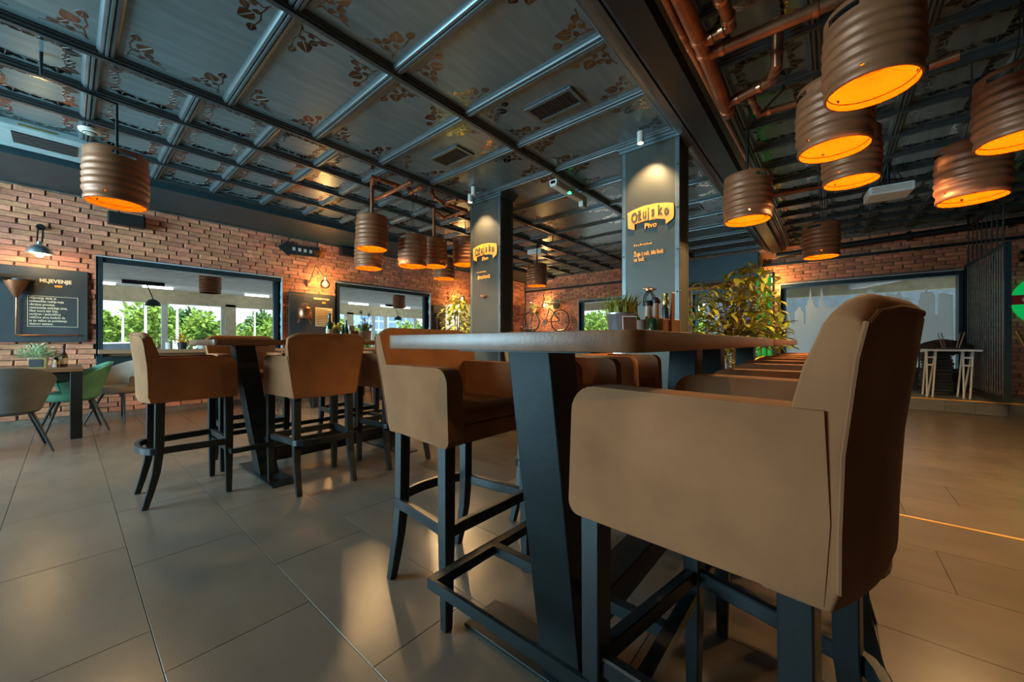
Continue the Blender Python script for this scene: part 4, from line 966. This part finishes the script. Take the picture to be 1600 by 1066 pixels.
# left high table: bottles, flowers
bottle(place(515, 1.50), .235, .030, 'bottle_green', 'tallest dark green bottle on the left high table'); bottle(place(536, 1.66), .15, .028, 'bottle_green', 'dark bottle right of the yellow flower on left high table', label=False)
bottle(place(541, 1.78), .20, .022, 'bottle_green', 'slim dark bottle in the middle of the left table group', label=False)
t = thing('flower_vase', 'yellow flowers in a small glass between green bottles', 'flowers', place(525, 1.55)); MB().lathe([(0,0),(.028,0),(.03,.06),(.028,.06),(.025,.01),(0,.008)], 16).build('glass', 'jar_glass', t, smooth=True)
for k in range(6):
    a = k*1.05; f = Vector((.035*math.cos(a), .035*math.sin(a), .10+.022*(k % 3))); MB().tube([(0, 0, .02), f], .003, 5).build('stem', 'leaf_dark', t); m = MB(); m.lathe([(0,-.012),(.016,-.006),(.02,.004),(.012,.014),(0,.016)], 10, f); m.build('flower_head', 'yellow', t, smooth=True)
t = thing('menu_box', 'small brown wooden holder beside the left table bottles', 'box', place(549, 1.86), .3); MB().box(-.05, .05, -.05, .05, 0, .10).build('box', 'wood_caddy', t, .003, 1); MB().box(-.035, .035, -.006, .006, .10, .15).build('menu_card', 'offwhite', t)
t = thing('dried_flower_pot', 'pot of dried round flower heads on the left high table', 'plant', place(569, 2.02)); MB().lathe([(0,0),(.06,0),(.075,.10),(.07,.10),(.06,.09),(0,.09)], 20).build('pot', 'fern_pot', t, smooth=True)
for k, (dx, h) in enumerate(((-.03, .30), (.05, .27), (.0, .22), (.03, .17), (-.05, .15), (.06, .15))):
    f = Vector((dx*.6, -dx, h)); MB().tube([(0, 0, .08), (dx*.3, -dx*.4, h*.6), f], .003, 5).build('stem', 'dried', t); m = MB()
    for j in range(26):
        d = Vector((random.gauss(0,1), random.gauss(0,1), random.gauss(0,1))).normalized(); m.leaf(f, d, (0, 0, 1), .026, .012)
    m.build('flower_head', 'dried', t)
blades(60, .05, .13, .8, 'leaf_dark', 'leaves', t, (0, 0, .09))
# window sill of window 1
SZ = .956
t = thing('flower_pot', 'orange flower in a small pot on first window sill', 'plant', (onY(285, 530, YL-.12).x, YL-.12, SZ)); MB().lathe([(0,0),(.05,0),(.065,.10),(.06,.10),(0,.09)], 18).build('pot', 'cap_black', t, smooth=True); m = MB()
for j in range(60):
    d = Vector((random.gauss(0,1), random.gauss(0,1), random.gauss(0,.6))).normalized(); m.leaf(Vector((0,0,.15))+d*.05, d, (0,0,1), .05, .035)
m.build('flower_head', 'orange_flower', t)
t = thing('candle_jar', 'dark candle jar on sill left of orange flower', 'candle', (onY(264, 530, YL-.12).x, YL-.12, SZ)); MB().lathe([(0,0),(.04,0),(.042,.10),(.036,.10),(.034,.02),(0,.02)], 16).build('jar', 'fern_pot', t, smooth=True); MB().lathe([(0,.02),(.03,.02),(.03,.07),(0,.07)], 14).build('wax', 'offwhite', t)
t = thing('spiky_plant', 'small spiky green plant on the first window sill', 'plant', (onY(316, 530, YL-.12).x, YL-.12, SZ)); MB().lathe([(0,0),(.05,0),(.07,.08),(.06,.08),(0,.07)], 18).build('pot', 'fern_pot', t, smooth=True); blades(70, .04, .2, 1.4, 'leaf_dark', 'leaves', t, (0, 0, .07), .012)
# dining table things
t = thing('fern_pot', 'bushy pale green plant in pot on the dining table', 'plant', (-.20, 6.72, .776)); MB().lathe([(0,0),(.06,0),(.075,.11),(.07,.11),(.0,.10)], 20).build('pot', 'fern_pot', t, smooth=True); m = MB()
for j in range(420):
    d = Vector((random.gauss(0,1), random.gauss(0,1), abs(random.gauss(0,.7))+.15)).normalized(); p = Vector((0,0,.10)) + d*random.uniform(.05,.16); m.leaf(p, d + Vector((random.gauss(0,.4), random.gauss(0,.4), 0)), (0,0,1), .045, .022)
m.build('foliage', 'leaf_pale', t)['kind'] = 'stuff'
t = thing('menu_stand', 'small black chalkboard in pale wood frame before the fern', 'sign', (-.20, 6.53, .776), -.3); MB().obox((0, 0, .055), .13, .012, .11).build('frame', 'gold', t, .002, 1); MB().obox((-.01, -.008, .055), .10, .004, .085).build('board', 'cap_black', t)
bottle((-.02, 6.78, .776), .24, .032, 'bottle_brown', 'tall brown bottle on dining table nearest its right edge'); bottle((-.08, 6.86, .776), .16, .026, 'bottle_brown', 'short brown bottle between fern and tall bottle'); 
t = thing('shaker', 'small white shaker on dining table beside the fern', 'shaker', (-.09, 6.72, .776)); MB().lathe([(0,0),(.02,0),(.018,.06),(0,.06)], 14).build('body', 'white', t, smooth=True); MB().lathe([(0,.06),(.019,.06),(.015,.08),(0,.08)], 14).build('cap', 'chrome', t, smooth=True)

# ---- leafy ficus right of the wide column
PX, PY = 5.35, .93
t = thing('ficus_plant', 'tall ficus with yellow green leaves right of the wide column', 'plant', (PX, PY, 0))
MB().lathe([(0,0),(.16,0),(.21,.36),(.22,.38),(.20,.38),(.19,.34),(0,.33)], 28).build('pot', 'terracotta', t, smooth=True)
for k in range(4):
    a = k*1.6; MB().tube([(.04*math.cos(a), .04*math.sin(a), .33), (.05*math.cos(a), .06*math.sin(a), .8), (.12*math.cos(a), .16*math.sin(a), 1.2), (.2*math.cos(a), .32*math.sin(a), 1.65)], [.022, .018, .012, .005], 7).build('stem', 'bark', t, smooth=True)
topo = [(1072,470),(1090,440),(1110,446),(1130,440),(1150,425),(1165,413),(1190,418),(1205,438),(1220,480),(1232,512)]
def topy(x):
    for (a, b), (c, d) in zip(topo, topo[1:]):
        if a <= x <= c: return b + (d-b)*(x-a)/(c-a)
    return 520
lm = [MB().leaf((0, 0, 0), (1, 0, 0), (0, 0, 1), 1, .46, .12, .2).mesh('leaf', 'leaf', smooth=True) for _ in range(1)]
stuff = MB(); twigs = MB()
for k in range(680):
    while True:
        px = random.uniform(1070, 1230); py = random.uniform(412, 556)
        if py > topy(px) and (py < 545 or px < 1150): break
    p = onX(px, py, PX + random.uniform(-.34, .34)) - Vector((PX, PY, 0))
    d = Vector((random.gauss(0, .7), random.gauss(0, .9), random.gauss(-.15, .5))).normalized(); l = random.uniform(.10, .165)
    if k < 240:
        o = ob('leaf', lm[0], t, p); o.rotation_euler = d.to_track_quat('X', 'Z').to_euler(); o.scale = (l, l, l)
    else: stuff.leaf(p, d, (0, 0, 1), l, l*.5)
    if k % 6 == 0: twigs.tube([p, p*.6 + Vector((0, 0, .42*1.3)), Vector((0, 0, 1.15)) + Vector((p.x, p.y, 0))*.15], [.003, .005, .007], 5)
stuff.build('back_leaves', 'leaf', t)['kind'] = 'stuff'; twigs.build('twigs', 'bark', t)
# low leaves near the row of chairs
t = thing('low_plant', 'low yellow green plant peeping over the right chair row', 'plant', (3.05, .66, 0))
t.location = (4.78, .62, 0)
MB().lathe([(0,0),(.12,0),(.15,.3),(.14,.3),(0,.28)], 20).build('pot', 'terracotta', t, smooth=True); MB().tube([(0,0,.28),(0,.02,.8)], .012, 6).build('stem', 'bark', t)
m = MB()
for k in range(60):
    d = Vector((random.gauss(0,1), random.gauss(0,1), random.gauss(.2,.5))).normalized(); m.leaf(Vector((0,0,.75)) + d*random.uniform(.05,.22), d, (0,0,1), .12, .06)
m.build('foliage', 'leaf', t)
# ---- plant left of the middle column
t = thing('ficus_plant', 'bushy yellow green plant left of the middle column', 'plant', (4.45, 5.02, 0))
MB().lathe([(0,0),(.15,0),(.19,.34),(.18,.34),(0,.32)], 24).build('pot', 'terracotta', t, smooth=True)
for k in range(3): MB().tube([(.02*k, 0, .3), (.05-.04*k, .03, 1.0), (.1-.1*k, .06-.05*k, 1.6)], [.018, .014, .005], 7).build('stem', 'bark', t, smooth=True)
stuff = MB(); n = 0
for k in range(380):
    a = random.uniform(0, 2*PI); rr = math.sqrt(random.random()); z = random.uniform(1.05, 1.83); w = .30 if z < 1.6 else .30*(1.9-z)/.3
    p = Vector((w*rr*math.cos(a), w*rr*math.sin(a), z)); d = Vector((math.cos(a), math.sin(a), random.gauss(-.4, .4)))
    l = random.uniform(.08, .14)
    if k < 90:
        o = ob('leaf', lm[0], t, p); o.rotation_euler = d.to_track_quat('X', 'Z').to_euler(); o.scale = (l, l, l)
    else: stuff.leaf(p, d, (0, 0, 1), l, l*.48)
stuff.build('back_leaves', 'leaf', t)['kind'] = 'stuff'
t = thing('cooler_cabinet', 'white upright cabinet behind the plant left of middle column', 'cabinet', (4.95, 5.5, 0)); MB().box(-.2, .2, -.22, .22, 0, 1.78).build('body', 'white', t, .01, 1); MB().box(-.21, -.2, -.19, .19, .12, 1.7).build('door', 'offwhite', t, .002, 1); MB().tube([(-.235, .15, .9), (-.235, .15, 1.3)], .01, 8).build('handle', 'chrome', t)

# ---- bicycle on a wall shelf of the far wall
BX = XF - .20
sh = thing('wall_shelf', 'narrow wall shelf under the bicycle', 'shelf', (XF-.03, 6.85, 1.40)); MB().box(-.34, 0, -.95, .93, -.035, 0).build('board', 'wood_sill', sh, .003, 1)
for y in (-.7, .7): MB().prism([(0, -.035), (-.25, -.035), (0, -.2)], 'y', y-.01, y+.01).build('bracket', 'black_metal', sh)
bk = thing('bicycle', 'old bicycle hung on the far brick wall', 'bicycle', (BX, 6.85, 1.40))
def wheel(y):
    R = .325; m = MB(); m.tube([(0, y+R*math.cos(k*PI/20), R+.002+R*math.sin(k*PI/20)) for k in range(41)], .018, 6); w = m.build('wheel', 'rubber', bk, smooth=True)
    m = MB(); m.tube([(0, y+(R-.025)*math.cos(k*PI/20), R+(R-.025)*math.sin(k*PI/20)) for k in range(41)], .008, 5); m.build('rim', 'chrome', w)
    m = MB()
    for k in range(16): a = k*PI/8; m.tube([(0, y, R), (0, y+(R-.02)*math.cos(a), R+(R-.02)*math.sin(a))], .0018, 4)
    m.build('spokes', 'chrome', w)
wheel(.56); wheel(-.54)
def bt(a, b, r=.014): MB().tube([(0, *a), (0, *b)], r, 8).build('frame_tube', 'black_metal', bk, smooth=True)
bt((.56, .325), (.40, .86)); bt((.41, .80), (-.10, .74)); bt((.43, .72), (.0, .30)); bt((.0, .30), (-.17, .82)); bt((.0, .30), (-.54, .325)); bt((-.15, .74), (-.54, .325))
MB().tube([(-.2, .44, .93), (0, .40, .90), (.12, .44, .95)], .010, 6).build('handlebar', 'chrome', bk); MB().obox((0, -.18, .85), .12, .24, .05).build('saddle', 'cap_black', bk, .02, 2)
MB().lathe([(.09,-.005),(.09,.005),(.02,.005),(.02,-.005)], 24).build('chain_ring', 'chrome', bk, loc=(-.03, 0, .30), rot=(0, PI/2, 0)); MB().tube([(-.05, 0, .30), (-.05, .10, .18)], .007, 5).build('pedal_crank', 'chrome', bk)
def basket(dy, dz, lb, hang):
    t = thing('flower_basket', lb, 'flowers', (BX-.14, 6.85+dy, 1.40+dz)); MB().lathe([(0,0),(.09,0),(.13,.14),(.12,.14),(.08,.02),(0,.02)], 16).build('basket', 'basket', t, smooth=True); m = MB(); f = MB()
    for k in range(170):
        a = random.uniform(0, 2*PI); d = Vector((math.cos(a), math.sin(a), random.uniform(-.2, 1))).normalized(); p = Vector((0,0,.14)) + d*random.uniform(.02,.17)
        if random.random() < hang: p.z -= random.uniform(.05, .45)
        (f if random.random() < .22 else m).leaf(p, d, (0,0,1), .07, .04)
    m.build('foliage', 'leaf_pale', t); f.build('blossoms', 'yellow' if hang < .2 else 'white_flower', t)
basket(.40, .60, 'basket of yellow flowers on the bicycle handlebar', .1); basket(-.50, .68, 'basket of trailing green plants on the bicycle rear', .45)
for k, y in enumerate((7.70, 7.60, 7.42, 7.33, 7.24)):
    t = thing('glass_jar', ['leftmost bluish jar on shelf under the bicycle', 'second small jar from left on the bicycle shelf', 'middle small jar on the bicycle shelf', 'fourth small jar from left on bicycle shelf', 'rightmost small jar on the bicycle shelf'][k], 'jar', (XF-.33, y, 1.40), 0, 'jars on the bicycle shelf'); h = .18 if k == 0 else .11
    MB().lathe([(0,0),(.04,0),(.042,.01),(.042,h*.8),(.03,h*.9),(0,h*.9)], 16).build('glass', 'jar_glass', t, smooth=True); MB().lathe([(0,h*.9),(.033,h*.9),(.033,h),(0,h)], 14).build('lid', 'white', t)

# ---- bars and pipes on the far wall
struct(MB().box(XF-.05, XF-.005, -3.2, 7.78, 2.715, 2.765).build('trim_3', 'black_metal'))['label'] = 'flat black rail across the far brick wall'
t = thing('wall_duct', 'black round duct with clamp below the far ceiling, right', 'duct', (XF-.16, 0, 2.95)); MB().tube([(0, .9, -.05), (0, -1.2, .02), (0, -3.1, .06)], .055, 14).build('pipe', 'black_metal', t, smooth=True); MB().tube([(0, -1.02, .01), (0, -1.08, .012)], .085, 14).build('clamp', 'black_metal', t)
for y in (.3, -2.2): MB().box(.03, .16, y-.02, y+.02, -.03, .02).build('bracket', 'black_metal', t)
# ---- green bottle frame
t = thing('bottle_rack', 'black frame stacked with green glass bottles behind the leafy plant', 'bottle rack', (9.55, 1.10, 0))
for y in (-.17, .17): MB().box(-.05, .05, y-.018, y+.018, 0, 2.53).build('post', 'black_metal', t)
MB().box(-.05, .05, -.17, .17, 2.50, 2.53).build('rail', 'black_metal', t); MB().box(-.05, .05, -.17, .17, .0, .03).build('rail', 'black_metal', t)
gm = MB().lathe([(0,0),(.038,0),(.04,.01),(.04,.13),(.018,.19),(.015,.235),(0,.235)], 14).mesh('green_bottle', 'bottle_lit', smooth=True)
for r_ in range(10):
    MB().box(-.05, .05, -.152, .152, .034+.246*r_, .040+.246*r_).build('shelf', 'black_metal', t)
    for c_ in range(3): ob('green_bottle', gm, t, (0, -.10+.10*c_, .041+.246*r_))

# ---- right corner: hanging slatted screen, trestle table, blankets, neon sign
t = thing('slat_screen', 'black slatted screen hanging on chains at the right', 'screen', (7.92, -1.74, 0))
slm = MB().tube([(0, 0, .33), (0, 0, 2.33)], .007, 8).mesh('slat', 'column_angle', smooth=True)
for k in range(18): ob('slat', slm, t, (.06+.106*k, 0, 0))
MB().box(0, 1.93, -.025, .025, 2.33, 2.37).build('top_rail', 'frame_metal', t); MB().box(0, 1.93, -.025, .025, .29, .33).build('bottom_rail', 'black_metal', t); MB().box(-.03, .015, -.03, .03, .29, 2.37).build('end_post', 'frame_metal', t); MB().box(1.915, 1.95, -.03, .03, .29, 2.37).build('end_post', 'black_metal', t)
for k in range(8): 
    x = .12+.24*k; MB().tube([(x, 0, 2.37), (x+.02*(k % 2), .0, 2.95)], .006, 5).build('chain', 'black_metal', t); MB().tube([(x+.09, 0, 2.37), (x, 0, 2.95)], .005, 5).build('chain', 'black_metal', t)
MB().box(0, 1.93, -.02, .02, 2.95, 2.985).build('hanging_rail', 'black_metal', t)
for x in (.1, 1.8): MB().box(x, x+.03, -.015, .015, 2.985, 3.18).build('ceiling_bracket', 'black_metal', t)
tt = thing('trestle_table', 'white trestle table with ladder legs on the platform', 'table', (8.95, -1.48, .201))
MB().box(-.22, .22, -.22, .36, .72, .75).build('tabletop', 'white', tt, .004, 1)
for y in (-.16, .22):
    for s in (-1, 1):
        MB().tube([(s*.03, y, .72), (s*.19, y + .06, .0)], .012, 6).build('leg', 'white', tt); MB().tube([(s*.03, y+.10, .72), (s*.19, y+.12, .0)], .012, 6).build('leg', 'white', tt)
        for z in (.50, .62): f = (.72-z)/.72; MB().tube([(s*(.03+.16*f), y+.06*f, z), (s*(.03+.16*f), y+.10+.02*f, z)], .013, 6).build('rung', 'white', tt)
us = thing('upturned_stool', 'metal stool turned upside down on the white trestle table', 'stool', (8.95, -1.42, .952))
MB().lathe([(0,0),(.15,0),(.15,.02),(0,.02)], 20).build('seat', 'cap_black', us)
for k in range(4): a = .8+k*PI/2; MB().tube([(.10*math.cos(a), .10*math.sin(a), .02), (.17*math.cos(a), .17*math.sin(a), .26)], .007, 6).build('leg', 'chrome', us)
for k in range(13):
    x, y = 9.38 + random.uniform(-.02, .02), -1.32 + random.uniform(-.02, .02)
    tg = ['bottom', 'second', 'third', 'fourth', 'fifth', 'sixth', 'seventh', 'eighth', 'ninth', 'tenth', 'eleventh', 'twelfth', 'top'][k]
    o = MB().box(-.16, .16, -.17, .17, 0, .052).build('folded_blanket', 'blanket', None, .018, 2, True, loc=(x, y, .202+.0535*k), rot=(0, 0, random.uniform(-.12, .12)))
    tag(o, 'folded dark grey blanket, %s in the stack%s' % (tg, ' from below, by the skyline window' if 0 < k < 12 else ' by the skyline window'), 'blanket', 'stack of folded blankets')
m = MB(); R = []
for k in range(13):
    u = k/12; rr = .14*math.sin(PI*min(max(u, .04), .96))**.5; R.append([(rr*1.15*math.cos(j*PI/8), -.30 + .62*u, .12 + rr*math.sin(j*PI/8)*(.85+.1*math.sin(7*u+j))) for j in range(16)])
m.loft(R); tag(m.build('soft_bag', 'bag', None, smooth=True, loc=(9.38, -1.42, .86)), 'slumped black soft bag lying on the blanket stack', 'bag')
t = thing('neon_sign', 'round green glowing beer sign at right edge', 'sign', (XF-.05, -2.62, 1.72))
MB().lathe([(0,0),(.42,0),(.43,.02),(.42,.04),(.36,.05),(0,.05)], 40).build('disc', 'green_glow', t, smooth=True, rot=(0, -PI/2, 0)); MB().box(-.07, -.05, -.44, .44, -.06, .09).build('ribbon', 'red', t)
text('lettering', 'Ožujsko', .13, (-.074, .33, -.03), CF, 'white', t, .002, sx=1.15, bold=.003)
m = MB(); gp = []
for k in range(48): r_ = .27 if (k // 2) % 2 else .22; a = k*2*PI/48; gp.append((r_*math.cos(a), r_*math.sin(a)))
tag(MB().prism(gp, 'x', -.03, 0).build('gear_wheel', 'black_metal', None, loc=(XF-.03, -2.55, 2.42)), 'black toothed gear wheel on brick above the green sign', 'decoration')
for k, lb in enumerate(('slim brass pole leaning left below green sign', 'slim brass pole leaning right below green sign')):
    tag(cyl('brass_pole', [(9.55, -2.55-.12*k, .205), (XF-.06, -2.25-.09*k, 1.24)], .012, 'brass'), lb, 'pole', 'leaning brass poles')
t = thing('barrier_chain', 'yellow and black plastic chain in front of the skyline window', 'chain', (9.7, -1.0, .9))
for k in range(16):
    m = MB(); m.tube([(0, -.15+.045*k + .018*math.cos(j*PI/5), .018*math.sin(j*PI/5) - .03*math.sin(PI*k/15)) for j in range(11)], .004, 5); m.build('link', 'yellow' if k % 2 else 'cap_black', t)
MB().tube([(0, -.17, -.70), (0, -.17, .02)], .012, 8).build('post', 'black_metal', t); MB().tube([(0, .56, -.70), (0, .56, .02)], .012, 8).build('post', 'black_metal', t)
# skirting of dark panel near the far window: service station
t = thing('service_cabinet', 'dark low cabinet against the far wall between windows', 'cabinet', (9.55, 3.3, 0)); MB().box(-.25, .3, -.6, .6, 0, 1.0).build('body', 'black_metal', t, .006, 1)
for y in (-.59, .01): d = MB().box(-.262, -.25, y, y+.58, .06, .96).build('door', 'frame_metal', t, .003, 1); MB().tube([(-.275, y+.29, .55), (-.275, y+.29, .75)], .006, 6).build('handle', 'chrome', d)
MB().box(-.27, .32, -.62, .62, 1.0, 1.03).build('counter_top', 'wood_dining', t, .003, 1)
